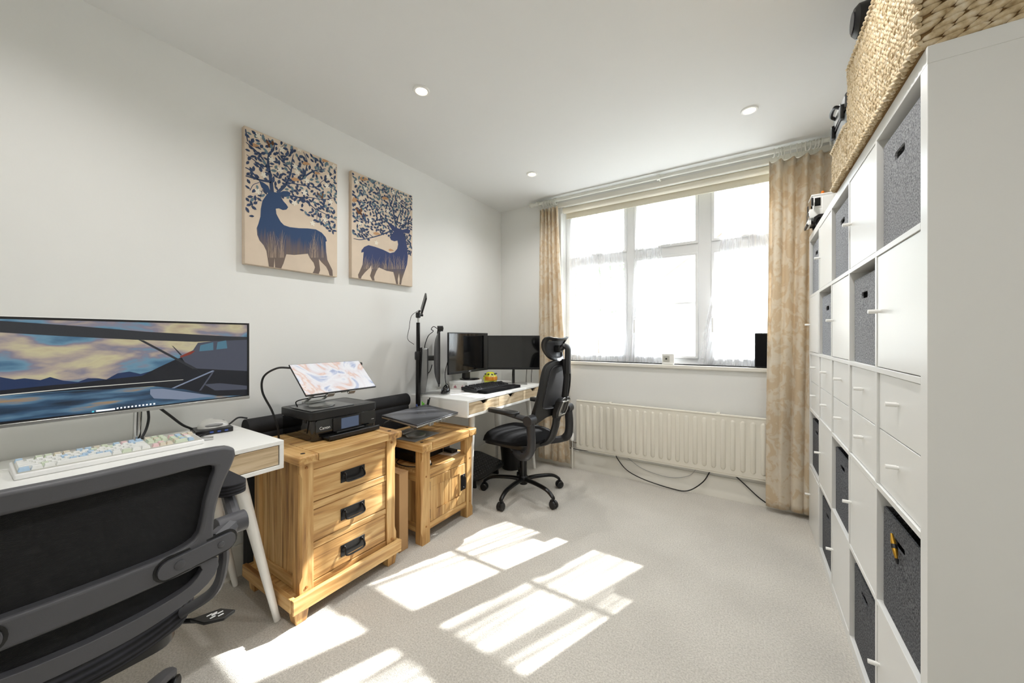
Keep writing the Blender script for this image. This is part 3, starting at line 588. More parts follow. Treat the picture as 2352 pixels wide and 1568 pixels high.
# ------------------------------------------------------------------ printer and portable screen
PX0, PX1, PY0, PY1, PZ = -2.0, -1.705, .935, 1.285, .691
t = thing('printer', 'glossy black inkjet printer with small touch screen on oak chest', 'printer', (-1.85, 1.11, PZ), 0, None, True)
part('body', MB().prism(rrect(PX0, PX1, PY0, PY1, .022), xyz, PZ+.002, PZ+.095), 'black_gloss', t, .003)
part('scanner_lid', MB().prism(rrect(PX0-.004, PX1+.002, PY0-.006, PY1+.006, .026), xyz, PZ+.099, PZ+.136), 'black_plastic', t, .012, 4)
part('lid_glass', MB().prism(rrect(PX0+.03, PX1-.03, PY0+.02, PY1-.02, .015), xyz, PZ+.135, PZ+.1375), 'dark_alu', t, .001)
part('front_panel', MB().prism(rrect(PY0+.012, PY1-.012, PZ+.028, PZ+.098, .010), yzx, PX1-.003, PX1+.006), 'black_gloss', t, .002)
part('screen_surround', MB().prism(rrect(1.03, 1.185, PZ+.030, PZ+.094, .006), yzx, PX1+.004, PX1+.010), 'black_plastic', t, .001)
part('touch_screen', B(PX1+.0085, PX1+.011, 1.072, 1.168, PZ+.036, PZ+.088), 'printer_screen', t)
part('power_button', MB().lathe([(.005, 0), (.004, .0015)], (PX1+.0062, 1.05, PZ+.062), 12, 'x'), 'print_grey', t)
part('panel_lip', B(PX1-.002, PX1+.016, 1.045, 1.20, PZ+.020, PZ+.028), 'black_plastic', t, .002)
part('paper_tray', B(PX1-.05, PX1+.055, .985, 1.262, PZ+.005, PZ+.013), 'black_plastic', t, .003); part('tray_lip', B(PX1+.045, PX1+.057, .985, 1.262, PZ+.003, PZ+.024), 'black_plastic', t, .003)
text('maker_name', 'Canon', .020, (PX1+.0065, .99, PZ+.058), (PI/2, 0, PI/2), 'print_white', t); part('model_mark', B(PX1+.0055, PX1+.0066, 1.247, 1.263, PZ+.050, PZ+.0535), 'print_grey', t)
for y in (PY0-.0005,): part('side_notch', B(PX1-.075, PX1-.055, y-.002, y+.003, PZ+.082, PZ+.098), 'black_plastic', t)
for sx in (PX0+.03, PX1-.05):
    for sy in (PY0+.03, PY1-.03): part('foot', B(sx, sx+.02, sy-.01, sy+.01, PZ-.001, PZ+.003), 'black_plastic', t)
def stand(label, loc, rz, top_h, tiltdeg, cx, td, group):
    """rotating laptop stand: plate, round base, hinged arms, cradle with front lips. local +x = front"""
    s_ = thing('laptop_stand', label, 'stand', loc, rz, group)
    part('base_plate', B(-.10, .085, -.10, .125, 0, .003), 'grey_alu', s_, .001)
    part('swivel_base', MB().lathe([(.0, .003), (.058, .003), (.06, .006), (.06, .011), (.057, .0135), (0, .014)], (0, 0, 0), 32), 'silver', s_)
    part('hinge_block', B(-.10, -.05, -.05, .05, .0125, .028), 'silver', s_, .004)
    for y in (-.045, .045): part('arm', MB().tube([(-.075, y, .022), (.02, y, top_h*.5), (cx-.05, y, top_h+.05*math.tan(math.radians(tiltdeg))-.009)], .0075, 8), 'silver', s_)
    cr_ = part('cradle', B(-td/2, td/2, -.045, -.02, -.005, 0).box(-td/2, td/2, .02, .045, -.005, 0).box(-.02, .02, -.045, .045, -.006, -.001), 'silver', s_, .001)
    cr_.location = (cx, 0, top_h); cr_.rotation_euler = (0, math.radians(tiltdeg), 0)
    for y in (-.06, .05): part('front_lip', B(td/2-.004, td/2+.012, y, y+.035, -.006, .0).box(td/2+.009, td/2+.012, y, y+.035, -.004, .016), 'silver', cr_, .001)
    return s_
ZP = PZ+.1378
PA = math.atan2(.133, .15)   # tilt of the portable screen
st = stand('silver folding stand on the printer holding the marble-patterned screen', (-1.82, 1.045, ZP), 0, .1495, math.degrees(PA), .063, .205, None)
pm = thing('portable_monitor', 'thin portable monitor with blue and peach marble picture', 'monitor', (-1.757, 1.075, ZP+.150), 0)
pm.rotation_euler = (0, PA, 0)
part('slab', B(-.102, .102, -.186, .186, 0, .007), 'black_plastic', pm, .002); part('screen', B(-.099, .096, -.183, .183, .0068, .0078), 'screen_marble', pm)
cable('cable', [(-1.824, .895, 1.036), (-1.845, .845, 1.037), (-1.87, .80, 1.0), (-1.87, .795, .93), (-1.86, .83, .84), (-1.85, .85, .76), (-1.86, .86, .697)], .005, 'cable_black', 'black cable arching from the marble screen down to oak chest')
cable('cable', [(-1.90, .965, ZP+.004), (-1.90, .96, ZP+.03), (-1.86, .99, ZP+.045), (-1.78, 1.05, ZP+.06), (-1.74, 1.10, ZP+.085), (-1.745, 1.14, ZP+.10)], .003, 'cable_black', 'black lead looping in front of the silver stand on printer')
cable('cable', [(-1.833, 1.262, 1.035), (-1.84, 1.285, 1.035), (-1.85, 1.29, 1.02), (-1.86, 1.285, 1.0)], .005, 'cable_black', 'short black lead on the window-side edge of marble screen')

# ------------------------------------------------------------------ laptop on its stand
LR = math.radians(6)
st = stand('silver folding stand on the oak cabinet holding the closed laptop', (-1.70, 1.56, .5785), LR, .113, 6, .012, .272, None)
lp = thing('laptop', 'closed dark grey laptop with round logo on a silver stand', 'laptop', (-1.69, 1.60, .5785+.1135), 0)
lp.rotation_euler = (0, math.radians(6), LR)
part('base', B(-.135, .135, -.195, .195, 0, .011), 'silver', lp, .003); part('lid', B(-.136, .136, -.196, .196, .0115, .020), 'dark_alu', lp, .004, 3)
part('screen_edge', B(-.134, .134, -.194, .194, .0105, .012), 'black_plastic', lp)
lg = part('logo_ring', MB().ring([(.027*math.cos(a*PI/16), .027*math.sin(a*PI/16)) for a in range(32)], [(.0245*math.cos(a*PI/16), .0245*math.sin(a*PI/16)) for a in range(32)], xyz, .0198, .0204), 'chrome', lp)
text('logo_letters', 'DELL', .018, (0, 0, .0203), (0, 0, PI/2), 'chrome', lp)
cable('cable', [(-1.73, 1.405, .70), (-1.735, 1.38, .70), (-1.75, 1.36, .68), (-1.80, 1.36, .62), (-1.85, 1.37, .50), (-1.85, 1.38, .44)], .004, 'cable_black', 'black cable plugged into the closed laptop beside printer')

# ------------------------------------------------------------------ lamp stand, pens
t = thing('light_stand', 'tall black pole stand with tilted flat light panel on top', 'light stand', (-1.966, 1.828, 0), 0, None, True)
bx, by = -1.966, 1.828
part('lower_tube', MB().tube([(bx, by, .02), (bx, by, 1.05)], .0165, 14), 'black_metal', t); part('upper_tube', MB().tube([(bx, by, 1.04), (bx, by, 1.285)], .0135, 14), 'black_metal', t)
part('clamp_collar', MB().lathe([(.021, 1.02), (.024, 1.03), (.024, 1.07), (.021, 1.08)], (bx, by, 0), 14), 'black_plastic', t)
for a in (85, 120, 155):
    ca, sa = math.cos(math.radians(a)), math.sin(math.radians(a)); part('leg', MB().tube([(bx, by, .10), (bx+.06*ca, by+.06*sa, .012)], .008, 8), 'black_metal', t)
part('spigot', MB().tube([(bx, by, 1.28), (bx, by, 1.325)], .007, 10), 'chrome', t)
part('ball_head', MB().lathe([(.012, 1.318), (.017, 1.322), (.017, 1.352), (.012, 1.358)], (bx, by, 0), 14), 'black_plastic', t); part('head_knob', MB().tube([(bx, by+.015, 1.338), (bx+.01, by+.036, 1.338)], .008, 10), 'black_plastic', t)
lpn = part('light_panel', B(-.055, .055, -.006, .006, -.062, .062), 'black_plastic', t, .003); lpn.location = Vector((bx+.035, by+.02, 1.42))-Vector(t.location); lpn.rotation_euler = (math.radians(-14), math.radians(26), math.radians(-42))
part('panel_mount', MB().tube([(bx, by, 1.35), (bx+.012, by+.006, 1.372)], .008, 8), 'black_plastic', t)
part('cord', MB().tube(smoothpath([(bx+.0, by, 1.37), (bx-.03, by-.035, 1.33), (bx-.035, by-.05, 1.25), (bx-.04, by-.06, 1.17), (bx-.02, by-.02, 1.13)]), .002, 6), 'cable_black', t)
t = thing('pen_cup', 'small dark cup of pens on the corner of oak cabinet', 'pen cup', (-1.886, 1.795, .5775), 0)
part('cup', MB().lathe([(.0, 0), (.034, 0), (.038, .095), (.035, .095), (.032, .006), (0, .006)], n=20), 'black_plastic', t)
for mat_, ex, ey, h in (('green', .014, -.016, .165), ('green', .004, .002, .15), ('blue_pen', -.012, -.022, .145), ('black_plastic', .02, .02, .185), ('white_plastic', -.02, .012, .15), ('black_plastic', .005, .026, .17)):
    tag(part('pen', MB().tube([(-1.886+ex*.4, 1.795+ey*.4, .585), (-1.886+ex*1.7, 1.795+ey*1.7, .5775+h)], [.0045, .0045], 8), mat_), {'green': 'bright green pen standing in the dark cup on oak cabinet', 'blue_pen': 'blue pen standing in the dark cup on oak cabinet', 'black_plastic': 'black pen standing in the dark cup on oak cabinet', 'white_plastic': 'white pen standing in the dark cup on oak cabinet'}[mat_], 'pen', 'pens in the dark cup')

# ------------------------------------------------------------------ monitors on the second desk
def monitor(name, label, loc, rz, w_, h_, zc, stand_fn, rounded=False, mark=None, base_z=0):
    """local +x faces the viewer, screen along local y, loc = base centre"""
    t = thing(name, label, 'monitor', loc, rz)
    z0, z1 = zc-h_/2, zc+h_/2
    if rounded:
        def fn(u, v):
            y = -w_/2+w_*u; z = z0+h_*v; e = (1-(2*u-1)**4)*(1-(2*v-1)**4); return (-.008-.034*e, y, z)
        part('rear_shell', MB().grid(fn, 16, 14), 'grey_plastic', t, solid=.004)
    else:
        part('rear_shell', B(-.045, -.012, -w_*.3, w_*.3, z0+h_*.2, z1-h_*.2), 'black_plastic', t, .01)
    part('housing', B(-.014, 0, -w_/2, w_/2, z0, z1), 'black_plastic', t, .003)
    part('screen', B(-.002, .0008, -w_/2+.007, w_/2-.007, z0+.02, z1-.008), 'black_gloss', t)
    part('chin', B(-.012, .003, -w_/2, w_/2, z0, z0+.018), 'black_plastic' if not rounded else 'silver', t, .001)
    if mark: text('maker_name', mark, .014, (.0035, 0, z0+.009), (PI/2, 0, PI/2), 'print_white', t)
    stand_fn(t); return t
# edge-on monitor with grey column
def st_grey(t):
    part('column', MB().prism([(-.145, .008), (-.105, .008), (-.085, .15), (-.085, .34), (-.125, .34), (-.135, .15)], lambda a, b_, t_: (a, t_, b_), -.035, .035), 'grey_alu', t, .008, 3)
    part('column_spine', B(-.142, -.128, -.03, .03, .05, .345), 'black_plastic', t, .003)
    part('arm', B(-.09, -.036, -.025, .025, .25, .285), 'black_plastic', t, .004)
    part('foot', MB().prism(rrect(-.15, .07, -.04, .10, .012), xyz, 0, .008), 'silver', t, .002)
monitor('monitor', 'monitor with silver grey column stand and webcam on top', (-1.905, 1.985, ZD2), math.radians(44), .5, .37, .272, st_grey, True)
t = thing('webcam', 'small black webcam clipped on top of the grey-columned monitor', 'webcam', (-1.905, 1.985, ZD2+.457), math.radians(44))
part('camera_body', MB().prism(rrect(-.024, .024, -.02, .02, .008), lambda a, b_, t_: (t_, a, b_+.026), -.02, .022), 'black_plastic', t, .003); part('clip', B(-.02, .004, -.012, .012, .0, .008).box(-.022, -.014, -.012, .012, -.03, .006), 'black_plastic', t, .002)
part('lens', MB().lathe([(.01, .0), (.009, .003)], (.022, 0, .027), 12, 'x'), 'black_gloss', t)
cable('cable', [(-1.92, 1.97, 1.245), (-1.94, 1.955, 1.26), (-1.955, 1.945, 1.24), (-1.945, 1.955, 1.225), (-1.97, 1.93, 1.19), (-1.995, 1.92, 1.12), (-2.0, 1.93, 1.08)], .003, 'cable_black', 'thin black lead curling from the webcam behind the monitor')
cable('cable', [(-1.95, 1.95, .98), (-1.965, 1.94, .93), (-1.99, 1.91, .89), (-2.03, 1.885, .84), (-2.04, 1.88, .775)], .003, 'cable_black', 'black cable drooping behind the grey-columned monitor to the desk')
def st_round(t):
    part('neck', MB().prism([(-.06, .0), (-.02, .0), (-.02, .13), (-.05, .13)], lambda a, b_, t_: (a, t_, b_), -.035, .035), 'black_plastic', t, .006); part('foot', MB().lathe([(0, -.001), (.085, -.001), (.085, .008), (.07, .014), (0, .015)], n=28), 'black_gloss', t)
BXZ = ZD2+.062
monitor('monitor', 'black monitor standing on the small patterned box', (-1.985, 2.425, BXZ), math.radians(2), .545, .335, .228, st_round, False, 'ASUS')
def st_flat(t):
    part('neck', B(-.035, -.018, -.01, .01, .0, .18), 'black_plastic', t, .003); part('foot', MB().prism(rrect(-.11, .07, -.12, .12, .01), xyz, 0, .006), 'silver', t, .002)
monitor('monitor', 'black monitor angled in the corner beside the curtain', (-1.765, 2.775, ZD2), math.radians(-58), .47, .305, .282, st_flat)
t = thing('patterned_box', 'small cream box with pink crown prints under black monitor', 'box', (-1.968, 2.36, ZD2), math.radians(6))
part('box_body', B(-.085, .085, -.115, .10, 0, .046), 'paper', t, .001); part('box_lid', B(-.088, .088, -.118, .103, .043, .062), 'white_plastic', t, .001)
def crown(cx, cz, s): return [(cx-s, cz-s), (cx+s, cz-s), (cx+s*.8, cz), (cx+s*.35, cz), (cx, cz+s), (cx-s*.35, cz), (cx-s*.8, cz)]
for cx in (-.07, -.02, .05): part('crown_print', MB().prism(crown(cx, .024, .014), yzx, .0848, .0856), 'pink_print', t)
for cx in (-.03, .04): part('crown_print', MB().prism(crown(cx, .024, .014), lambda a, b_, t_: (a, t_, b_), -.1156, -.1148), 'pink_print', t)
# helmet
t = thing('model_helmet', 'yellow miniature racing helmet with amber visor on desk', 'helmet', (-1.925, 2.64, ZD2), math.radians(-38)); t.scale = (1.12, 1.12, 1.12)
part('shell', MB().lathe([(0, .10), (.022, .098), (.042, .085), (.052, .065), (.054, .045), (.05, .022), (.042, .006), (.036, .004), (.034, .012), (.0, .02)][::-1], n=28, sx=1.08), 'yellow', t)
part('visor', MB().grid(lambda u, v: (.0595*math.cos((u-.5)*2.2)*(1-.06*v), .0558*math.sin((u-.5)*2.2), .036+.03*v), 14, 4), 'amber', t, solid=.002)
for a in (-70, -35, 0, 35, 70): part('vent', MB().ell((.048*math.cos(math.radians(a)), .046*math.sin(math.radians(a)), .086), (.009, .009, .005)), 'navy', t)
for s in (-1, 1): part('hinge_disc', MB().lathe([(.011, 0), (.009, .004)] if s > 0 else [(.009, -.004), (.011, 0)], (0, s*.0535, .05), 14, 'y'), 'yellow', t); part('side_mark', MB().ell((-.03, s*.044, .055), (.014, .004, .016)), 'navy', t)
part('badge', MB().ring([(.012*math.cos(a*PI/12), .012*math.sin(a*PI/12)) for a in range(24)], [(.010*math.cos(a*PI/12), .010*math.sin(a*PI/12)) for a in range(24)], lambda a, b_, t_: (.0555+t_, a, .078+b_), -.008, .0), 'print_white', t)
part('neck_roll', MB().lathe([(.03, .0), (.041, .0), (.043, .008), (.03, .01)], n=24, sx=1.08), 'black_plastic', t)
# black keyboard with wrist rest
kb = thing('keyboard', 'black keyboard with padded wrist rest on white desk', 'keyboard', (-1.765, 2.40, ZD2+.0005), PI/2-math.radians(3))
part('case', MB().hexa([(-.235, -.07, 0), (.235, -.07, 0), (.235, .085, .008), (-.235, .085, .008), (-.235, -.07, .016), (.235, -.07, .016), (.235, .085, .036), (-.235, .085, .036)]), 'black_plastic', kb, .006, 3)
part('wrist_rest', MB().prism(rrect(-.225, .235, -.16, -.068, .02), xyz, .0, .02), 'black_fabric', kb, .008, 3)
for s in (-.2, .2): part('riser', B(s-.015, s+.015, .06, .075, 0, .012), 'black_plastic', kb)
kp = part('key_plate', B(-.216, .216, -.064, .064, -.001, .0015), 'grey_plastic', kb); kp.location = (0, .005, .0275); kp.rotation_euler = (math.atan2(.02, .155), 0, 0)
keys(kp, lambda r, c: 'key_black', .009, .0015)
# vertical mouse
mo = thing('mouse', 'black sculpted mouse on the foot of the grey-columned monitor', 'mouse', (-1.872, 2.005, ZD2+.0085), math.radians(-60))
part('shell', MB().grid(lambda u, v: (.052*math.cos(v*PI/2)**.8*math.cos(2*PI*u), .034*math.cos(v*PI/2)**.8*math.sin(2*PI*u)+.008*math.sin(v*PI/2), .056*math.sin(v*PI/2)*(1-.25*math.cos(2*PI*u))), 20, 8), 'black_gloss', mo)
part('mouse_button', MB().ell((.03, -.016, .028), (.02, .006, .01)), 'grey_plastic', mo)
for x, dy in ((-1.70, 2.90), (-1.655, 2.915), (-1.81, 2.83)):
    cable('cable', [(x, dy, .90), (x-.01, dy+.008, .84), (x-.015, dy+.012, .768)], .003, 'cable_black', 'thin black cable hanging behind the corner monitor', 'cables behind corner monitor')
cable('cable', [(-2.03, 2.20, .98), (-2.045, 2.19, .90), (-2.05, 2.20, .82), (-2.04, 2.21, .768)], .003, 'cable_black', 'black cable hanging from the monitor on the patterned box')
for k, (y, x) in enumerate(((2.60, -1.62), (2.68, -1.64), (2.78, -1.64))):
    cable('cable', [(x-.3, y, .648), (x-.27, y+.03, .60), (x-.28, y+.06, .56), (x-.3, y+.1, .62), (x-.3, y+.12, .65)], .003, 'cable_black', 'black cable drooping beneath the desk behind the office chair', 'cables under the window-end desk')

# ------------------------------------------------------------------ office chairs
def base5(t, R, zc, angs, mat, column=True, thick=.02):
    """five-star base with castors; local coordinates"""
    for a in angs:
        ca, sa = math.cos(a), math.sin(a); n = Vector((-sa, ca, 0))
        pts = smoothpath([(0.02*ca, .02*sa, zc), (.12*ca, .12*sa, zc+.004), (.24*ca, .24*sa, zc-.006), (R*.96*ca, R*.96*sa, zc-.035), (R*ca, R*sa, .062)], 4)
        lg = part('base_leg', MB().tube(pts, [thick*(1-.4*i/len(pts)) for i in range(len(pts))], 10, flat=.75), mat, t)
        c = Vector((R*ca, R*sa, .028)); cs = part('castor', MB().tube([c+Vector((0, 0, .02)), c+Vector((0, 0, .045))], .006, 8), 'black_metal', lg)
        for s in (-1, 1):
            q = c+n*(s*.013); R3 = Matrix.Rotation(a, 3, 'Z')
            prof = [(.0, -.010), (.022, -.010), (.0275, -.006), (.0275, .006), (.022, .010), (0, .010)]
            mb = MB().lathe(prof, (0, 0, 0), 16, 'y'); mb.v = [tuple(q+R3 @ Vector(v)) for v in mb.v]; part('wheel', mb, 'black_plastic', lg)
        mb = MB().lathe([(.0, -.004), (.03, -.004), (.03, .004), (0, .004)], (0, 0, 0), 16, 'y'); mb.v = [tuple(c+Matrix.Rotation(a, 3, 'Z') @ (Vector(v)+Vector((-.004, 0, .006)))) for v in mb.v]; part('castor_hood', mb, 'black_plastic', lg)
    part('hub', MB().lathe([(.0, zc-.035), (.03, zc-.035), (.036, zc-.02), (.036, zc+.02), (.028, zc+.03), (0, zc+.03)], n=18), mat, t)
def cushion(x0, x1, y0, y1, z0, z1, drop=.03, dome=.012, ex=.25):
    """rounded seat pad; x0 = front edge, local"""
    def prof(u, v, top):
        a = 2*u-1; b_ = 2*v-1; k = .86
        # squircle mapping
        x = (x0+x1)/2+(x1-x0)/2*a*math.sqrt(max(0, 1-k*ex*2*b_*b_)); y = (y0+y1)/2+(y1-y0)/2*b_*math.sqrt(max(0, 1-k*ex*2*a*a))
        e = max(abs(a), abs(b_))**6; f = max(0, -a-.55)/.45
        zt = z1-dome*((a*a+b_*b_)*.5)-(z1-z0)*.42*e-drop*f*f; zb = z0+(z1-z0)*.35*e-drop*f*f*.8
        return (x, y, zt if top else zb)
    n = 18; mb = MB(); mb.grid(lambda u, v: prof(u, v, True), n, n); mb.grid(lambda u, v: prof(u, v, False), n, n)
    rim = [(i/n, 0) for i in range(n)]+[(1, i/n) for i in range(n)]+[(1-i/n, 1) for i in range(n)]+[(0, 1-i/n) for i in range(n)]
    vs = [prof(u, v, True) for u, v in rim]+[prof(u, v, False) for u, v in rim]; k = len(rim)
    mb.add(vs, [(i, (i+1) % k, k+(i+1) % k, k+i) for i in range(k)]); return mb
def mirror_loop(half):   # half: right side points from top centre to bottom centre
    return half+[(-a, b_) for a, b_ in reversed(half) if abs(a) > 1e-6]
def resample(half, n):
    P = [Vector((a, b_)) for a, b_ in half]; P3 = smoothpath([(p.x, p.y, 0) for p in P], 6); d = [0]
    for i in range(1, len(P3)): d.append(d[-1]+(P3[i]-P3[i-1]).length)
    out = []
    for k in range(n+1):
        s = d[-1]*k/n; i = max(j for j in range(len(d)) if d[j] <= s+1e-9); i = min(i, len(P3)-2); f = (s-d[i])/max(1e-9, d[i+1]-d[i]); q = P3[i].lerp(P3[i+1], f); out.append((q.x, q.y))
    out[0] = (0, out[0][1]); out[-1] = (0, out[-1][1]); return out

# chair at the first desk, seen from behind; local -x = forward
CHX, CHY = -1.34, .19
ch = thing('office_chair', 'black mesh office chair without headrest at the pastel keyboard desk', 'chair', (CHX, CHY, 0), 0)
oy = .15-CHY; ox = -1.06-CHX
def bk(a, z, t_): return (ox-.55*a*a-.10*(.92-z)*0+t_, a+oy, z)
outer = resample([(0, .921), (.12, .921), (.225, .914), (.250, .897), (.240, .863), (.224, .833), (.211, .795), (.203, .761), (.200, .72), (.198, .69), (.17, .655), (.09, .655), (0, .655)], 36)
inner = resample([(0, .882), (.10, .882), (.178, .881), (.205, .872), (.197, .845), (.184, .798), (.176, .752), (.165, .722), (.125, .71), (.06, .709), (0, .709)], 36)
part('back_frame', MB().ring(mirror_loop(outer), mirror_loop(inner), bk, -.014, .016), 'grey_plastic', ch, .007, 3)
lo = resample([(0, .66), (.10, .661), (.178, .661), (.208, .655), (.206, .62), (.166, .592), (.075, .573), (0, .570)], 24); li = resample([(0, .657), (.10, .657), (.165, .656), (.178, .648), (.170, .632), (.145, .616), (.075, .607), (0, .604)], 24)
part('lower_frame', MB().ring(mirror_loop(lo), mirror_loop(li), bk, -.012, .014), 'grey_plastic', ch, .006, 3)
def halfw(loop, z):
    w_ = 0
    for i in range(len(loop)-1):
        (a, za), (b_, zb) = loop[i], loop[i+1]
        if (za-z)*(zb-z) <= 0 and abs(za-zb) > 1e-9: w_ = max(w_, a+(b_-a)*(z-za)/(zb-za))
    return w_
def netfill(loop, z0, z1, off):
    def fn(u, v):
        z = z0+(z1-z0)*v; w_ = max(.02, halfw(loop, min(max(z, z0+.002), z1-.002)))+.004; return bk(w_*(2*u-1), z, off)
    return MB().grid(fn, 24, 16)
part('back_net', netfill([(a*.955, z) for a, z in outer], .69, .90, -.010), 'chair_net', ch, solid=.003); part('lower_net', netfill(li, .60, .66, -.008), 'chair_net', ch, solid=.003)
for s in (-1, 1):
    f = lambda a, z, t_, s=s: bk(s*a, z+.02*(a-.14), t_)
    br = part('arm_bracket', MB().prism(rrect(.095, .245, .664, .702, .018), f, .013, .024), 'grey_plastic', ch, .004, 3)
    part('bracket_groove', MB().ring(rrect(.089, .251, .658, .708, .024), rrect(.094, .246, .663, .703, .019), f, .013, .0175), 'black_plastic', br)
    for a_, r_ in ((.132, .0095), (.212, .007)):
        p = f(a_, .684, .024); part('screw_cap', MB().lathe([(r_, -.002), (r_, .0015), (r_*.8, .0025), (0, .003)], p, 16, 'x'), 'grey_plastic', br)
    J = Vector(bk(s*.252, .700, -.02)); ja = part('arm_joint', MB().tube([J+Vector((-.005, -s*.03, 0)), J+Vector((-.005, s*.032, 0))], [.026, .026], 20), 'grey_plastic', ch, .003)
    part('joint_link', MB().tube([Vector(bk(s*.205, .69, .0)), J], [.02, .022], 10), 'grey_plastic', ja)
    e = J+Vector((-.085, s*.02, .058)); part('arm_link', MB().tube([J+Vector((-.005, s*.012, .0)), e], [.017, .014], 10), 'grey_plastic', ja)
    part('arm_upright', MB().tube(smoothpath([Vector(bk(s*.228, .685, -.005)), Vector(bk(s*.230, .62, -.01)), Vector(bk(s*.218, .55, -.035)), Vector(bk(s*.17, .50, -.10))]), [.016, .015, .014, .012], 10, flat=.7), 'grey_plastic', ch)
    pad = MB().prism(rrect(e.x-.22, e.x+.055, e.y-.034, e.y+.034, .03), xyz, e.z+.004, e.z+.034); part('arm_pad', pad, 'ribbed_fabric', ch, .010, 3, label='padded fabric armrest')
part('seat', cushion(-.27, .225, oy-.235, oy+.235, .45, .535), 'ribbed_fabric', ch)
part('seat_shell', MB().prism(rrect(-.2, .16, oy-.17, oy+.17, .05), xyz, .432, .47), 'black_plastic', ch, .01)
lv = part('tilt_lever', MB().tube([(-.05, .12, .425), (.05, .14, .425), (.145, .190, .437)], .006, 8), 'black_metal', ch)
pd = part('lever_paddle', MB().prism([(.115, .160), (.160, .175), (.185, .210), (.175, .240), (.135, .220)], xyz, .438, .446), 'black_plastic', lv, .002)
for k, (a, b_) in enumerate(((.142, .193), (.150, .201), (.158, .195), (.166, .210), (.154, .213), (.145, .203))): part('paddle_mark', MB().box(a-.002, a+.002, b_-.006, b_+.006, .4455, .4468), 'print_white', pd)
part('gas_lift', MB().lathe([(.0, .12), (.026, .12), (.026, .30), (.0165, .302), (.0165, .43), (0, .43)], n=18), 'silver', ch, label='silver gas lift column')
base5(ch, .345, .115, [math.radians(141+72*k) for k in range(5)], 'grey_plastic', thick=.032)

# chair at the far desk with headrest
ch = thing('office_chair', 'black office chair with headrest and flip-up arms', 'chair', (-1.42, 2.37, 0), math.radians(-3))
part('seat', cushion(-.30, .20, -.25, .25, .405, .497, drop=.035, dome=.015), 'black_fabric', ch)
part('seat_pan', MB().prism(rrect(-.24, .17, -.20, .20, .06), xyz, .395, .43), 'black_plastic', ch, .01)
part('mechanism', B(-.10, .10, -.07, .07, .355, .40), 'black_metal', ch, .012); part('column', MB().lathe([(0, .10), (.027, .10), (.027, .30), (.016, .302), (.016, .36), (0, .36)], n=18), 'black_metal', ch)
def b2(a, z, t_):
    lean = .215+(z-.55)*.20; return (lean-.75*a*a+t_+.035*math.sin((z-.55)/.47*PI), a, z)
bo = resample([(0, 1.022), (.10, 1.018), (.165, .99), (.195, .93), (.212, .83), (.222, .72), (.222, .64), (.205, .585), (.15, .60), (.09, .625), (0, .625)], 36)
bi = resample([(0, .985), (.09, .982), (.135, .96), (.158, .90), (.172, .83), (.178, .75), (.168, .71), (.14, .695), (.09, .69), (.05, .688), (0, .688)], 36)
part('back_frame', MB().ring(mirror_loop(bo), mirror_loop(bi), b2, -.016, .018), 'black_plastic', ch, .008, 3)
part('back_net', MB().grid(lambda u, v: b2((max(.03, halfw(bi, min(max(.69+.293*v, .693), .981)))+.006)*(2*u-1), .688+.297*v, .0), 20, 16), 'net_grey', ch, solid=.003)
part('net_piping', MB().tube([b2(a, z, .019) for a, z in mirror_loop(bi)]+[b2(*bi[0], .019)], .0035, 6), 'dark_plastic', ch, label='grey piping round the mesh')
part('spine', MB().tube([b2(0, .60, .05), b2(0, .75, .055), b2(0, .90, .05), b2(0, 1.03, .035)], [.024, .022, .021, .02], 12, flat=.8), 'black_plastic', ch)
lum = part('lumbar_pad', MB().prism([(-.055, .62), (.055, .62), (.075, .66), (.07, .745), (.04, .765), (-.04, .765), (-.07, .745), (-.075, .66)], b2, .03, .075), 'black_plastic', ch, .008, 3)
hexo = [(-.045, .635), (.045, .635), (.06, .67), (.05, .74), (-.05, .74), (-.06, .67)]; part('lumbar_trim', MB().ring(hexo, [(a*.82, .69+(z-.69)*.82) for a, z in hexo], b2, .073, .079), 'silver', lum, .001, label='silver hexagonal trim')
part('spine_foot', MB().tube(smoothpath([b2(0, .62, .04), (.27, 0, .54), (.22, 0, .44), (.08, 0, .385)]), [.024]*25, 12, flat=1.5), 'black_plastic', ch)
# headrest
part('headrest_post', MB().tube(smoothpath([b2(0, .93, .06), b2(0, 1.02, .062), (.372, 0, 1.07), (.37, 0, 1.105), (.345, 0, 1.12), (.318, 0, 1.10)]), .019, 12, flat=1.5), 'black_plastic', ch)
def hr(a, z, t_): return (.275+1.4*a*a*-1+.9*(z-1.09)**2*6+t_+(.0), a, z)
ho = resample([(0, 1.175), (.09, 1.18), (.15, 1.185), (.158, 1.16), (.13, 1.09), (.09, 1.03), (.04, 1.015), (0, 1.012)], 24); hi = [(a*.78, 1.10+(z-1.10)*.72) for a, z in ho]
part('headrest_frame', MB().ring(mirror_loop(ho), mirror_loop(hi), hr, -.013, .015), 'black_plastic', ch, .008, 3)
part('headrest_net', MB().grid(lambda u, v: hr((halfw(hi, min(max(1.039+.118*v, 1.041), 1.152))+.004)*(2*u-1), 1.037+.12*v, 0), 12, 8), 'net_grey', ch, solid=.003)
part('headrest_mount', B(.28, .325, -.03, .03, 1.075, 1.125), 'black_plastic', ch, .008)
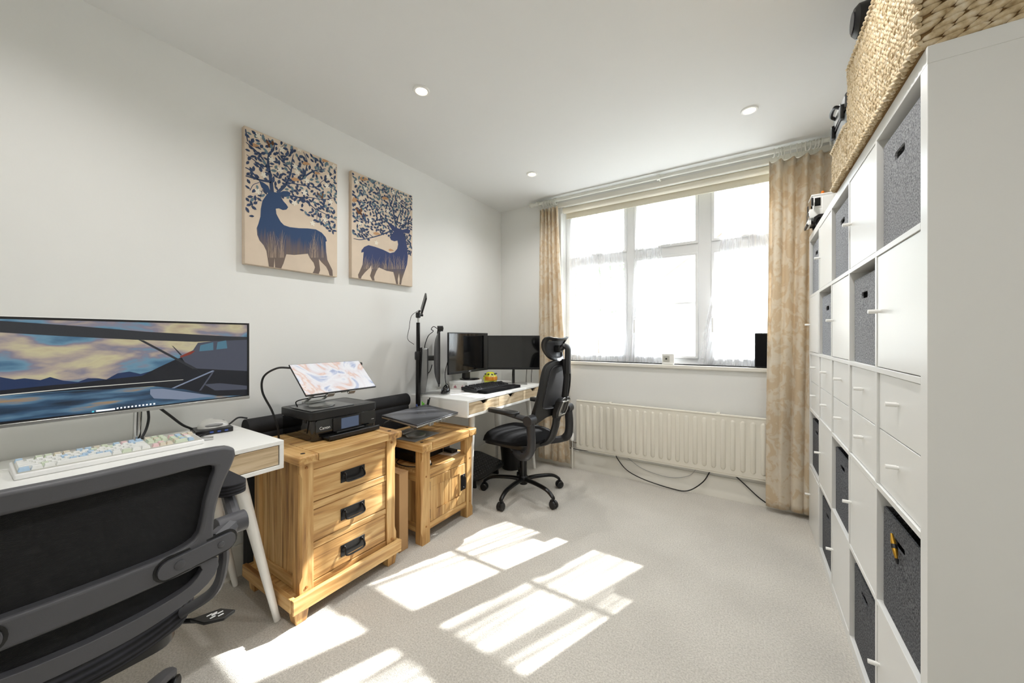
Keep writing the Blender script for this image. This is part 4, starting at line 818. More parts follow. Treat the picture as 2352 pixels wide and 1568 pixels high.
for s in (-1, 1):
    y = s*.272
    part('arm_upright', MB().tube(smoothpath([(-.02, s*.12, .385), (.08, s*.20, .37), (.18, y, .385), (.235, y, .43), (.245, y, .52), (.235, y, .63)]), [.020]*12+[.024]*14, 12, flat=1.35), 'dark_plastic', ch)
    J = Vector((.235, y, .635)); part('arm_joint', MB().tube([J+Vector((0, -.036, 0)), J+Vector((0, .036, 0))], .034, 22), 'dark_plastic', ch, .004)
    part('arm_link', MB().tube([J, (.12, y, .65), (.02, y, .66)], [.026, .022, .018], 12, flat=.8), 'dark_plastic', ch)
    part('arm_pad', MB().prism([(-.10, -.03), (-.118, 0), (-.10, .03), (.10, .042), (.135, .03), (.14, 0), (.135, -.03), (.10, -.042)], lambda a, b_, t_, y=y: (a, y+b_, t_-.04*max(0, a+.02)*1.2), .655, .685), 'black_plastic', ch, .011, 3, label='black padded armrest')
part('height_lever', MB().tube([(.02, -.08, .375), (.03, -.20, .37)], .006, 8), 'black_metal', ch)
base5(ch, .31, .115, [math.radians(-86+72*k) for k in range(5)], 'black_metal', thick=.021)

# ------------------------------------------------------------------ footrest and bin under the far desk
t = thing('footrest', 'black studded plastic footrest on the carpet under the desk', 'footrest', (-1.915, 2.42, 0), math.radians(4))
fp = part('foot_plate', MB().prism(rrect(-.165, .165, -.24, .24, .07), xyz, -.012, .006), 'black_plastic', t, .005, 3); fp.location = (0, 0, .115); fp.rotation_euler = (0, math.radians(12), 0)
stud = MB().lathe([(.007, .005), (.005, .011), (0, .012)], n=8).mesh('stud'); stud.materials.append(MATS['grey_plastic'])
for i in range(9):
    for j in range(14): link('stud', stud, None, fp, (-.124+i*.031, -.20+j*.031, 0))
for s in (-1, 1): part('support', MB().prism([(-.12, 0), (.12, 0), (.11, .08), (-.11, .125)], lambda a, b_, t_: (a, t_, b_), s*.17-.01, s*.17+.01), 'black_plastic', t, .004)
t = thing('waste_bin', 'small round black waste bin on carpet behind the office chair', 'bin', (-1.80, 2.80, 0), 0)
part('bin_shell', MB().lathe([(0, 0), (.088, 0), (.112, .26), (.106, .26), (.083, .008), (0, .008)], n=28), 'black_plastic', t); part('bin_rim', MB().lathe([(.107, .25), (.117, .252), (.117, .262), (.107, .264)], n=28), 'black_plastic', t)

# ------------------------------------------------------------------ canvases on the left wall
XC = XL+.032; S7 = (540, 270, 3.825)
def zc(zx, zy): p = onX(S7[0]+zx/S7[2], S7[1]+zy/S7[2], XC); return (p.y, p.z)
def canvas(label, y0, y1, z0, z1, deer, dmat, branches, leaf_seed, nleaf, leaf_top, flowers, birds, squirrels, teal_side, stray, grassbox):
    t = thing('canvas_print', label, 'wall art', ((XL+XC)/2, (y0+y1)/2, z0), 0, 'deer canvases on the long wall', True)
    part('canvas', B(XL+.001, XC, y0, y1, z0, z1), 'canvas_tan', t, .003)
    def cl(p): return (min(max(p[0], y0+.003), y1-.003), min(max(p[1], z0+.003), z1-.003))
    dp = [cl(zc(*p)) for p in deer]; part('deer_print', MB().prism(dp, yzx, XC, XC+.0006), dmat, t, smooth=0)
    bm_ = MB()
    def strip(pts, w0, w1):
        P = smoothpath([(0,)+cl(zc(*p)) for p in pts], 5); n = len(P); Lf, Rt = [], []
        for i in range(n):
            tg = (P[min(i+1, n-1)]-P[max(i-1, 0)]).normalized(); nn = Vector((0, -tg.z, tg.y)); w_ = (w0+(w1-w0)*i/(n-1))/2; Lf.append(P[i]+nn*w_); Rt.append(P[i]-nn*w_)
        vs = [(XC+.0005,)+cl((p.y, p.z)) for p in Lf+Rt]; bm_.add(vs, [(i, i+1, n+i+1, n+i) for i in range(n-1)])
    for pts, w0, w1 in branches: strip(pts, w0, w1)
    part('branch_print', bm_, 'print_navy', t, smooth=0, kind='stuff')
    random.seed(leaf_seed); sets = {'print_navy': MB(), 'print_teal': MB()}; dpz = deer
    def inside(p):
        c = False; n = len(dp)
        for i in range(n):
            (x1, y1_), (x2, y2_) = dp[i], dp[i-1]
            if (y1_ > p[1]) != (y2_ > p[1]) and p[0] < (x2-x1)*(p[1]-y1_)/(y2_-y1_)+x1: c = not c
        return c
    cnt = 0; tries = 0; placed = []
    while cnt < nleaf and tries < 9000:
        tries += 1; y, z = random.uniform(y0+.008, y1-.008), random.uniform(z0, z1-.008); fz = (z-z0)/(z1-z0); fy = (y-y0)/(y1-y0)
        if fz < leaf_top(fy) or inside((y, z)): continue
        if any((y-a)**2+(z-b_)**2 < .0125**2 for a, b_ in placed): continue
        placed.append((y, z)); cnt += 1
        ln, wd, an = random.uniform(.011, .0165), random.uniform(.0055, .008), random.uniform(-PI, PI); ca, sa = math.cos(an), math.sin(an)
        pts = [(-ln, 0), (-ln*.4, wd*.85), (ln*.3, wd), (ln, 0), (ln*.3, -wd), (-ln*.4, -wd*.85)]
        q = [cl((y+a*ca-b_*sa, z+a*sa+b_*ca)) for a, b_ in pts]
        mb = sets['print_teal' if random.random() < teal_side(fy, fz) else 'print_navy']; mb.add([(XC+.0008+cnt*.0000015, a, b_) for a, b_ in q], [tuple(range(6))])
    for mname, mb in sets.items():
        if mb.v: part('leaf_print', mb, mname, t, smooth=0, kind='stuff')
    fl = MB()
    for (fx, fy_) in flowers:
        c = cl(zc(fx, fy_)); r0 = random.uniform(0, 2)
        for k in range(5):
            a = r0+k*2*PI/5; cx, cz_ = c[0]+.008*math.cos(a), c[1]+.008*math.sin(a); ca, sa = math.cos(a), math.sin(a)
            fl.add([(XC+.0013,)+cl((cx+p*ca-q*sa, cz_+p*sa+q*ca)) for p, q in ((-.008, 0), (-.002, .0048), (.006, .0034), (.008, 0), (.006, -.0034), (-.002, -.0048))], [tuple(range(6))])
    part('flower_print', fl, 'print_cream', t, smooth=0, kind='stuff')
    bd = MB()
    for (x, y, s) in birds: bd.add([(XC+.0011,)+cl(zc(x+a*s, y+b_*s)) for a, b_ in ((-40, -8), (-15, -22), (15, -12), (45, 10), (20, 12), (-10, 14), (-30, 6))], [tuple(range(7))])
    part('bird_print', bd, 'print_tan', t, smooth=0, kind='stuff')
    sq = MB()
    for (x, y, s) in squirrels: sq.add([(XC+.0012,)+cl(zc(x+a*s, y+b_*s)) for a, b_ in ((-60, -45), (-30, -55), (-15, -20), (5, -25), (20, -55), (35, -40), (40, -15), (25, 5), (30, 25), (-10, 25), (-30, 0), (-35, -30))], [tuple(range(12))])
    part('squirrel_print', sq, 'print_brown', t, smooth=0, kind='stuff')
    bm_ = MB(); gx0, gx1, gt, gb = grassbox
    for k in range(90):
        x = random.uniform(gx0, gx1); h = random.uniform(.3, 1); bd_ = random.uniform(-34, 34)
        pp = [cl(zc(x+bd_*f*f, gb+(gt-gb)*h*(f-.25*f*f*abs(bd_)/34))) for f in (0, .25, .5, .75, .9, 1)]
        if not all(inside(p) for p in pp): continue
        vs = []
        for i_, p in enumerate(pp): w_ = .0009*(1-.14*i_); vs += [(XC+.0007+k*.000004, p[0]-w_, p[1]), (XC+.0007+k*.000004, p[0]+w_, p[1])]
        bm_.add(vs, [(2*i_, 2*i_+1, 2*i_+3, 2*i_+2) for i_ in range(5)])
    part('grass_print', bm_, 'print_grassline', t, smooth=0, kind='stuff')
deer1 = [(275, 680), (240, 730), (226, 800), (222, 870), (205, 930), (190, 970), (195, 1030), (215, 1080), (250, 1120), (275, 1170), (285, 1230), (297, 1308), (340, 1316), (346, 1230), (351, 1316), (405, 1324), (425, 1280), (450, 1200), (520, 1206), (640, 1195), (655, 1230), (690, 1275), (702, 1315), (690, 1350), (680, 1364), (735, 1374), (747, 1340), (735, 1240), (760, 1270), (800, 1310), (820, 1350), (830, 1388), (858, 1393), (855, 1340), (830, 1290), (810, 1250), (800, 1180), (795, 1090), (806, 1085), (795, 1050), (760, 1010), (710, 982), (640, 973), (560, 971), (480, 962), (430, 945), (400, 915), (380, 880), (362, 845), (357, 800), (385, 797), (420, 812), (450, 808), (466, 788), (450, 762), (425, 735), (408, 708), (402, 690), (440, 697), (478, 690), (488, 662), (460, 645), (420, 645), (385, 662), (350, 655), (312, 655), (290, 600), (245, 568), (208, 552), (232, 612), (268, 650), (290, 665)]
br1 = [([(325, 660), (315, 560), (300, 470), (290, 400), (300, 320), (335, 285), (345, 230)], .020, .005), ([(335, 285), (290, 180)], .006, .003), ([(300, 480), (255, 385), (195, 305), (95, 215)], .013, .004), ([(315, 565), (235, 552), (155, 530), (92, 512)], .012, .005), ([(205, 545), (135, 465), (90, 438)], .008, .005),
       ([(370, 660), (440, 595), (468, 540), (492, 470), (500, 380), (512, 325)], .015, .003), ([(468, 545), (560, 548), (605, 520), (622, 455), (632, 380), (600, 300)], .012, .003), ([(600, 525), (690, 470), (795, 450)], .010, .004), ([(440, 565), (560, 588), (640, 602), (710, 610), (765, 560), (885, 480)], .006, .002), ([(480, 688), (560, 702), (640, 750), (705, 802), (785, 842), (892, 900)], .009, .003), ([(560, 700), (660, 702), (770, 720), (890, 700)], .005, .003), ([(250, 450), (180, 385), (100, 325)], .007, .003), ([(492, 470), (430, 385), (385, 300), (440, 225)], .006, .002), ([(230, 430), (330, 430)], .006, .004), ([(90, 100), (110, 210)], .006, .005), ([(130, 640), (160, 590), (210, 570)], .003, .003), ([(240, 630), (215, 720), (160, 750)], .002, .001), ([(700, 800), (720, 880), (690, 940)], .004, .002)]
canvas('canvas print of a blue deer looking back, hung beside the ultrawide monitor', .812, 1.303, 1.547, 2.234, deer1, 'deer_print_a', br1, 3, 320, lambda f: .46+.10*abs(f-.35)-.22*max(0, f-.55)*1.6-(.14 if f < .12 else 0)+(.07 if .2 < f < .55 else 0), [(205, 160), (410, 280), (565, 280), (320, 370), (395, 460), (250, 505), (525, 430), (545, 480), (200, 650), (520, 750), (630, 555), (805, 600), (870, 430), (680, 930), (790, 900), (610, 660), (835, 740), (820, 520)], [(170, 245, 1), (625, 405, .9), (530, 545, 1), (790, 380, .8), (720, 490, .7)], [(310, 245, .8), (755, 695, .6)], lambda y, z: .15+.75*max(0, y-.55)+.3*max(0, z-.85), [], (220, 780, 930, 1230))
deer2 = [(1358, 1050), (1370, 1075), (1400, 1086), (1426, 1080), (1432, 1112), (1424, 1152), (1398, 1182), (1360, 1190), (1300, 1160), (1230, 1135), (1172, 1120), (1135, 1135), (1110, 1165), (1108, 1186), (1130, 1180), (1125, 1230), (1120, 1290), (1095, 1350), (1080, 1380), (1085, 1424), (1105, 1427), (1112, 1395), (1140, 1360), (1182, 1320), (1196, 1295), (1200, 1340), (1185, 1388), (1205, 1440), (1225, 1442), (1220, 1400), (1240, 1350), (1262, 1315), (1330, 1345), (1390, 1356), (1402, 1400), (1415, 1466), (1432, 1469), (1429, 1420), (1440, 1365), (1446, 1420), (1442, 1470), (1458, 1473), (1466, 1420), (1490, 1350), (1510, 1290), (1518, 1220), (1510, 1130), (1504, 1090), (1490, 1040), (1482, 1012), (1530, 1020), (1540, 990), (1510, 975), (1470, 985), (1440, 975), (1400, 960), (1356, 928), (1350, 945), (1378, 985), (1395, 1002), (1375, 1025)]
br2 = [([(1415, 970), (1402, 890), (1382, 800), (1350, 720), (1340, 660)], .016, .003), ([(1412, 935), (1440, 855), (1482, 795), (1530, 760)], .011, .003), ([(1400, 960), (1322, 905), (1252, 822), (1182, 742)], .013, .003), ([(1305, 885), (1232, 905), (1152, 912), (1062, 882)], .009, .003), ([(1390, 985), (1302, 1022), (1212, 1050), (1105, 1072), (1040, 1062)], .010, .003), ([(1450, 975), (1502, 932), (1552, 902)], .009, .004), ([(1480, 965), (1522, 855), (1546, 800)], .007, .003), ([(1382, 800), (1410, 720), (1460, 680)], .006, .002), ([(1250, 820), (1290, 760), (1280, 690)], .006, .002), ([(1212, 1050), (1160, 1010), (1090, 990)], .005, .002), ([(1400, 880), (1340, 830), (1300, 770)], .006, .002)]
canvas('canvas print of a blue deer with spread antlers, hung nearer the window', 1.398, 1.898, 1.557, 2.236, deer2, 'deer_print_b', br2, 8, 380, lambda f: .40-.06*f+(.12 if .25 < f < .75 else 0), [(1070, 570), (1145, 620), (1250, 600), (1190, 900), (1095, 930), (1340, 820), (1470, 920), (1480, 700), (1240, 1100), (1390, 660), (1440, 730)], [(1130, 540, 1), (1055, 725, 1.2), (1320, 710, .8), (1245, 1020, .8), (1370, 1165, .6)], [(1090, 830, .7), (1130, 875, .6)], lambda y, z: .1+.9*max(0, z-.62)*1.6, [], (1130, 1500, 1180, 1330))

# ------------------------------------------------------------------ cube shelving unit on the right
KX, KY = .330, 1.160; ck, tk, ok = .335, .016, .038; KL = 2*ok+5*ck+4*tk; KD = .386
t = thing('cube_shelving', 'tall white five by five cube shelving unit with doors and drawers', 'shelving', (KX+KD/2, KY+KL/2, 0), 0, None, True)
part('top_board', B(KX, KX+KD, KY, KY+KL, KL-ok, KL), 'white_lam_k', t, .001); part('bottom_board', B(KX, KX+KD, KY, KY+KL, 0, ok), 'white_lam_k', t, .001)
for y in (KY, KY+KL-ok): part('side_board', B(KX, KX+KD, y, y+ok, ok, KL-ok), 'white_lam_k', t, .001)
def cy(c): return KY+ok+c*(ck+tk)            # column 0 = end away from window
def rz_(r): return KL-ok-ck-r*(ck+tk)        # row 0 = top, returns cell bottom
for r in range(4): part('shelf', B(KX, KX+KD, KY+ok, KY+KL-ok, rz_(r)-tk, rz_(r)), 'white_lam_k', t, .001)
for r in range(5):
    for c in range(4): part('divider', B(KX, KX+KD, cy(c)+ck, cy(c)+ck+tk, rz_(r), rz_(r)+ck), 'white_lam_k', t, .001)
part('back_sheet', B(KX+KD-.006, KX+KD-.002, KY+.01, KY+KL-.01, .01, KL-.01), 'white_lam_k', t)
def knob(parent, y, z, x): part('knob', MB().tube([(x+.002, y, z), (x-.004, y, z)], .0045, 10).tube([(x-.004, y, z), (x-.026, y, z)], .0062, 12), 'white_metal', parent, label='small round white knob')
rowname = ['top row', 'row below the top', 'drawer row', 'row below the drawers', 'bottom row']; colname = ['end cube away from window', 'second cube from plain end', 'middle cube', 'second cube from curtain', 'end cube beside curtain']
for r in range(5):
    for c in range(5):
        y0, z0 = cy(c), rz_(r); g_ = .0022
        if r == 2:
            for k in range(2):
                a, b_ = (z0+g_, z0+ck/2-g_*.6) if k == 0 else (z0+ck/2+g_*.6, z0+ck-g_)
                d = part('drawer', B(KX+.006, KX+.028, y0+g_, y0+ck-g_, a, b_), 'white_lam_k', t, .0012); part('drawer_box', B(KX+.028, KX+.33, y0+.008, y0+ck-.008, a+.01, b_-.02), 'white_lam_k', d); knob(d, y0+ck/2, (a+b_)/2+.012, KX+.006)
        elif (r+c) % 2 == (1 if r < 2 else 0):
            x = KX-.002 if c == 4 else KX+.002
            d = part('door', B(x, x+.016, y0+g_, y0+ck-g_, z0+g_, z0+ck-g_), 'white_lam_k', t, .0012); part('door_carcass', MB().box(x+.016, KX+.36, y0+.002, y0+.008, z0+.002, z0+ck-.002).box(x+.016, KX+.36, y0+ck-.008, y0+ck-.002, z0+.002, z0+ck-.002), 'white_lam_k', d); knob(d, y0+ck-.022, z0+ck*.5, x)
        else:
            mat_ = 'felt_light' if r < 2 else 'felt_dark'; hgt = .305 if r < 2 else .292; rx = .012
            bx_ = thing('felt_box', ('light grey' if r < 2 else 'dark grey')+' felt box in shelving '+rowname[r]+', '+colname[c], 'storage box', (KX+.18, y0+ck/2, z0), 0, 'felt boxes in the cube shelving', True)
            a, b_ = y0+.004, y0+ck-.016; zz, zt = z0+.0015, z0+hgt; hy, hz = b_-.10 if True else 0, zt-.072
            # front with hand slot and slightly dipped rim
            o_ = rrect(a, b_, zz, zt, .006, 2); cen = ((a+b_)/2+.035, zt-.065)
            i_ = []
            sl = rrect(cen[0]-.037, cen[0]+.037, cen[1]-.012, cen[1]+.012, .008, 2)
            fr_ = MB(); N = len(o_)
            def bow(p, q, t_, a=a, b_=b_, zt=zt): f_ = max(0, (q-zt+.08)/.08); return (t_+.004*math.sin((p-a)/(b_-a)*PI), p, q-.010*f_*math.sin((p-a)/(b_-a)*PI)*(1 if r > 2 else .4))
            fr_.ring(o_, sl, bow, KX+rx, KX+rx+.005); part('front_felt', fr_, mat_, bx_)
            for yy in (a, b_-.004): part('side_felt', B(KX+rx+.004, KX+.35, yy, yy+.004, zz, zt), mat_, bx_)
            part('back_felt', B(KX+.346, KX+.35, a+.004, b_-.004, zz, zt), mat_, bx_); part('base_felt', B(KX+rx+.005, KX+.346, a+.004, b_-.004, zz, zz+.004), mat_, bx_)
t = thing('charm', 'small gold and black charm hanging in front of dark felt box', 'charm', (KX+.010, cy(0)+.2, rz_(3)+.22), 0)
part('charm_body', MB().tube([(-.004, -.018, -.02), (-.004, -.006, -.004), (-.004, .008, .012), (-.004, .022, .03)], [.003, .006, .006, .003], 14), 'gold', t); part('charm_band', MB().tube([(-.004, -.003, 0), (-.004, .004, .008)], .007, 14), 'black_plastic', t)
part('charm_tip', MB().tube([(-.004, -.018, -.02), (-.004, -.026, -.03)], [.005, .002], 8), 'black_plastic', t)

# ------------------------------------------------------------------ baskets and things on top
def basket(label, x0, x1, y0, y1, z0, z1, near, lean=0.0):
    t = thing('seagrass_basket', label, 'basket', ((x0+x1)/2, (y0+y1)/2, z0), 0, 'woven baskets on the shelving', True)
    part('core', B(x0+.008, x1-.008, y0+.008, y1-.008, z0, z1-.012), 'seagrass_core', t)
    random.seed(int(y0*1000)); wv = MB()
    def strand(c, L_, wdt, th, ang, face):
        ca, sa = math.cos(ang), math.sin(ang)
        if face == 'x': R = Matrix(((0, 0, -1), (ca, -sa, 0), (sa, ca, 0)))
        else: R = Matrix(((ca, -sa, 0), (0, 0, -1), (sa, ca, 0)))
        wv.ell(c, (L_/2, wdt/2, th/2), 8, 5, R)
    pitch = .0165; n = int((y1-y0)/pitch); m_ = int((z1-z0)/.0135)
    for i in range(n):
        for j in range(m_):
            for s in (-1, 1):
                strand((x0+.006+random.uniform(-.002, .002), y0+(i+.5)*pitch+s*.004, z0+(j+.5)*.0135+s*.003), .021, .0085, .011, PI/2+s*random.uniform(.35, .55), 'x')
    if near:
        for j in range(int((z1-z0)/.019)):
            for i in range(int((x1-x0)/.034)):
                strand((x0+(i+.5+(.5 if j % 2 else 0))*.034, y0+.006+random.uniform(-.002, .002), z0+(j+.5)*.019), .056, .017, .016, random.uniform(.25, .42), 'y')
    for k in range(int((y1-y0)/.022)):   # plaited foot and rim
        for z in (z0+.008, z1-.01): strand((x0+.001, y0+(k+.5)*.022, z), .03, .014, .016, .45, 'x')
    part('weave', wv, 'seagrass', t, kind='stuff', smooth=60)
    part('rim', MB().tube([(x0+.01, y0+.01, z1-.008), (x1-.01, y0+.01, z1-.008), (x1-.01, y1-.01, z1-.008), (x0+.01, y1-.01, z1-.008), (x0+.01, y0+.01, z1-.008)], .012, 8), 'seagrass', t)
    return t
basket('large woven seagrass basket at shelving end away from window', .315, .70, 1.172, 1.852, KL+.003, 2.186, True)
basket('lower woven seagrass basket beside the large basket, nearer the curtain', .312, .66, 1.856, 2.136, KL+.003, 1.997, False)
t = thing('speaker_can', 'black rounded bluetooth speaker lying on the large basket', 'speaker', (.40, 1.66, 2.187), 0)
part('shell', MB().lathe([(.0, -.08), (.04, -.08), (.05, -.07), (.052, 0), (.05, .07), (.04, .08), (0, .08)], (-.02, 0, .053), 20, 'x'), 'black_plastic', t); part('end_disc', MB().lathe([(.032, 0), (.03, .004)], (-.1035, 0, .053), 16, 'x'), 'grey_plastic', t)
t = thing('tool_case', 'black and grey hard case with latches on the lower basket', 'case', (.45, 1.995, 2.0), 0, None, True)
part('case_lower', B(.318, .56, 1.872, 2.122, 2.0, 2.06), 'grey_alu', t, .012, 3); part('case_lid', B(.316, .56, 1.872, 2.122, 2.062, 2.13), 'grey_plastic', t, .016, 3)
part('case_seam', B(.315, .56, 1.88, 2.114, 2.057, 2.066), 'black_plastic', t)
for y in (1.91, 2.085): part('latch', B(.305, .318, y-.016, y+.016, 2.035, 2.09), 'black_plastic', t, .004)
part('carry_handle', MB().tube(smoothpath([(.318, 1.95, 2.10), (.298, 1.96, 2.112), (.298, 2.03, 2.112), (.318, 2.045, 2.10)]), .007, 8), 'black_plastic', t)
part('case_panel', MB().prism(rrect(1.945, 2.055, 2.07, 2.12, .01), yzx, .313, .3165), 'silver', t)
# brick-built toy truck; local +x = cab front (towards window), local y across
t = thing('toy_truck', 'white and black brick-built toy truck with orange beacon on shelving', 'toy truck', (.462, 2.81, KL), PI); t.scale = (1.15, 1.15, 1.15)
part('chassis', B(-.17, .13, -.03, .03, .03, .045), 'black_plastic', t, .002)
for x in (-.14, -.085, .085):
    for s in (-1, 1): w_ = part('wheel', MB().lathe([(.0, -.012), (.022, -.012), (.0275, -.008), (.0275, .008), (.022, .012), (0, .012)], (x, s*.052, .0275), 18, 'y'), 'black_plastic', t); part('wheel_hub', MB().lathe([(.012, -.0005), (.01, .003)] if s > 0 else [(.01, -.003), (.012, .0005)], (x, s*.064, .0275), 10, 'y'), 'white_plastic', w_)
part('cab_lower', B(.03, .135, -.055, .055, .055, .10), 'white_plastic', t, .002); part('cab_upper', B(.03, .122, -.054, .054, .10, .165), 'white_plastic', t, .003); part('cab_rack', B(-.02, .03, -.05, .05, .06, .168), 'black_plastic', t, .003)
part('cab_roof', B(.025, .128, -.056, .056, .163, .172), 'white_plastic', t, .003); part('windscreen', B(.124, .128, -.045, .045, .105, .158), 'black_gloss', t)
for s in (-1, 1):
    part('cab_door', B(.04, .085, s*.0545-.002, s*.0545+.003, .068, .155), 'white_plastic', t, .001); part('side_glass', B(.092, .114, s*.0545-.002, s*.0545+.002, .112, .152), 'black_gloss', t)
    part('mirror', B(.122, .13, s*.072-.008, s*.072+.008, .11, .15), 'black_plastic', t, .002); part('headlight', B(.133, .138, s*.04-.01, s*.04+.01, .055, .068), 'chrome', t)
    part('mudguard', MB().prism([(.048, .03), (.052, .055), (.07, .066), (.10, .066), (.118, .055), (.122, .03), (.112, .03), (.104, .05), (.068, .05), (.058, .03)], lambda a, b_, t_: (a, t_, b_), s*.06-.008, s*.06+.008), 'black_plastic', t)
part('grille', B(.133, .138, -.028, .028, .06, .09), 'black_plastic', t); part('bumper', B(.128, .142, -.056, .056, .022, .045), 'white_plastic', t, .002); part('bumper_step', B(.138, .146, -.05, .05, .018, .03), 'black_plastic', t)
for y in (-.035, .03): part('beacon', MB().lathe([(.007, .174), (.007, .186), (.004, .19)], (.08, y, 0), 10), 'orange', t)
part('load_bed', B(-.17, .04, -.052, .052, .05, .062), 'black_plastic', t, .002)
for k in range(6): part('stud_row', MB().lathe([(.004, 0), (.004, .003)], (.06+k*.012, 0, .1745), 8), 'white_plastic', t)
part('crane_arm', MB().tube([(-.03, 0, .06), (-.05, 0, .14), (-.13, 0, .16)], .008, 6), 'red', t); part('crane_cable', MB().tube(smoothpath([(-.13, 0, .16), (-.15, .02, .19), (-.11, .03, .21), (-.06, .02, .17), (-.03, .02, .10)]), .003, 6), 'cable_black', t)
for x in (-.16, -.11, -.06, -.01): part('bed_post', B(x, x+.012, -.054, -.044, .06, .09), 'white_plastic', t)

# ------------------------------------------------------------------ radiator, pipes, cables below
RX0, RX1, RY0, RY1, RZ0, RZ1 = -1.285, .14, 3.052, 3.085, .195, .618
t = thing('radiator', 'long cream fluted panel radiator under the window', 'radiator', ((RX0+RX1)/2, 3.07, RZ0), 0, None, True)
part('panel', B(RX0, RX1, RY0+.006, RY1, RZ0, RZ1), 'rad_paint', t, .006, 3)
part('top_rail', MB().tube([(RX0+.004, RY0+.012, RZ1-.002), (RX1-.004, RY0+.012, RZ1-.002)], .009, 10), 'rad_paint', t)
n = 23; rib = MB(); hh = (RZ1-RZ0)/2-.045; prof = []
for k in range(13):
    a = PI*k/12; prof.append((math.cos(a), math.sin(a)))
zs = [(-hh-.016, .15), (-hh-.011, .65), (-hh, 1), (hh, 1), (hh+.011, .65), (hh+.016, .15)]
rvs = [(c*.0165*s_, -si*.009*s_, z) for z, s_ in zs for c, si in prof]; rib.add(rvs, [(i*13+j, i*13+j+1, (i+1)*13+j+1, (i+1)*13+j) for i in range(5) for j in range(12)]); rm = rib.mesh('rib'); rm.materials.append(MATS['rad_paint'])
pitch = (RX1-RX0-.03)/n
for k in range(n): link('rib', rm, None, t, (RX0+.015+(k+.5)*pitch, RY0+.0075, (RZ0+RZ1)/2))
for x in (RX0+.3, RX1-.32): part('bracket_clip', B(x-.012, x+.012, RY0+.004, YW, RZ1-.004, RZ1+.008), 'rad_paint', t, .002)
part('bottom_seam', B(RX0+.005, RX1-.005, RY0+.008, RY0+.014, RZ0-.008, RZ0+.002), 'rad_paint', t)
v = part('valve', MB().tube([(RX0+.005, 3.07, RZ0+.045), (RX0-.03, 3.07, RZ0+.045)], .013, 12).tube([(RX0-.042, 3.07, RZ0+.0), (RX0-.042, 3.07, RZ0+.06)], .012, 12), 'chrome', t); part('valve_cap', MB().lathe([(.017, RZ0+.058), (.019, RZ0+.065), (.018, RZ0+.115), (.013, RZ0+.122)], (RX0-.042, 3.07, 0), 16), 'white_plastic', v)
part('pipe', MB().tube([(RX0-.042, 3.07, RZ0+.002), (RX0-.042, 3.07, -.0)], .0085, 10), 'trim_paint', t, label='painted pipe down to carpet')
cable('cable', [(-.94, 3.09, .19), (-.92, 3.088, .15), (-.84, 3.08, .075), (-.70, 3.06, .035), (-.50, 3.05, .012), (-.38, 3.05, .02), (-.28, 3.07, .10), (-.23, 3.088, .19)], .004, 'cable_black', 'black cable drooping in a loop below the radiator')
cable('cable', [(-.86, 3.093, .19), (-.72, 3.09, .11), (-.52, 3.09, .08), (-.38, 3.09, .12), (-.32, 3.093, .19)], .0018, 'print_grey', 'thin grey wire hanging below the radiator')
cable('cable', [(-.08, 3.088, .19), (-.02, 3.085, .14), (.06, 3.08, .07), (.12, 3.08, .03)], .004, 'cable_black', 'black cable running down from radiator towards the shelving')
cable('cable', [(-1.36, 3.092, .175), (-1.30, 3.09, .172), (-1.20, 3.09, .175), (-1.12, 3.09, .20)], .003, 'cable_black', 'short black cable beside the radiator valve')
cable('cable', [(-1.98, 3.05, .006), (-1.90, 3.0, .006), (-1.80, 2.97, .02), (-1.72, 3.02, .05), (-1.70, 3.08, .12)], .003, 'cable_black', 'black cable on the carpet behind the waste bin')

# ------------------------------------------------------------------ curtain pole, curtains, blind, nets
PY, PZc = 3.022, 2.428
t = thing('curtain_pole', 'white curtain pole fixed above the window', 'curtain pole', (-.6, PY, PZc), 0, None, True)
part('pole', MB().tube([(-1.69, PY, PZc), (.62, PY, PZc)], .0145, 16), 'ring_plastic', t)
part('track_batten', B(-1.55, .60, YW-.02, YW, 2.385, 2.425), 'trim_paint', t, .003)
part('finial', MB().lathe([(.0, -1.745), (.017, -1.74), (.024, -1.72), (.017, -1.70), (.0155, -1.69)], (0, PY, PZc), 16, 'x'), 'ring_plastic', t)
for x in (-1.655, -.583, .56):
    bkt = part('bracket', MB().tube([(x, PY+.012, PZc), (x, YW, PZc)], .009, 10), 'ring_plastic', t); part('bracket_cup', MB().ring([(.022*math.cos(a*PI/10), .022*math.sin(a*PI/10)) for a in range(20)], [(.0148*math.cos(a*PI/10), .0148*math.sin(a*PI/10)) for a in range(20)], lambda a, b_, t_, x=x: (x+t_, PY+a, PZc+b_), -.012, .012), 'ring_plastic', bkt)
ringm = MB()
for k in range(20):
    pass
rv = [];
for i in range(22):
    th = 2*PI*i/22
    for j in range(7): ph = 2*PI*j/7; r_ = .026+.0035*math.cos(ph); rv.append((.0035*math.sin(ph), r_*math.cos(th), r_*math.sin(th)))
ringm.add(rv, [(i*7+j, i*7+(j+1) % 7, ((i+1) % 22)*7+(j+1) % 7, ((i+1) % 22)*7+j) for i in range(22) for j in range(7)]); ringme = ringm.mesh('curtain_ring', 60); ringme.materials.append(MATS['ring_plastic'])
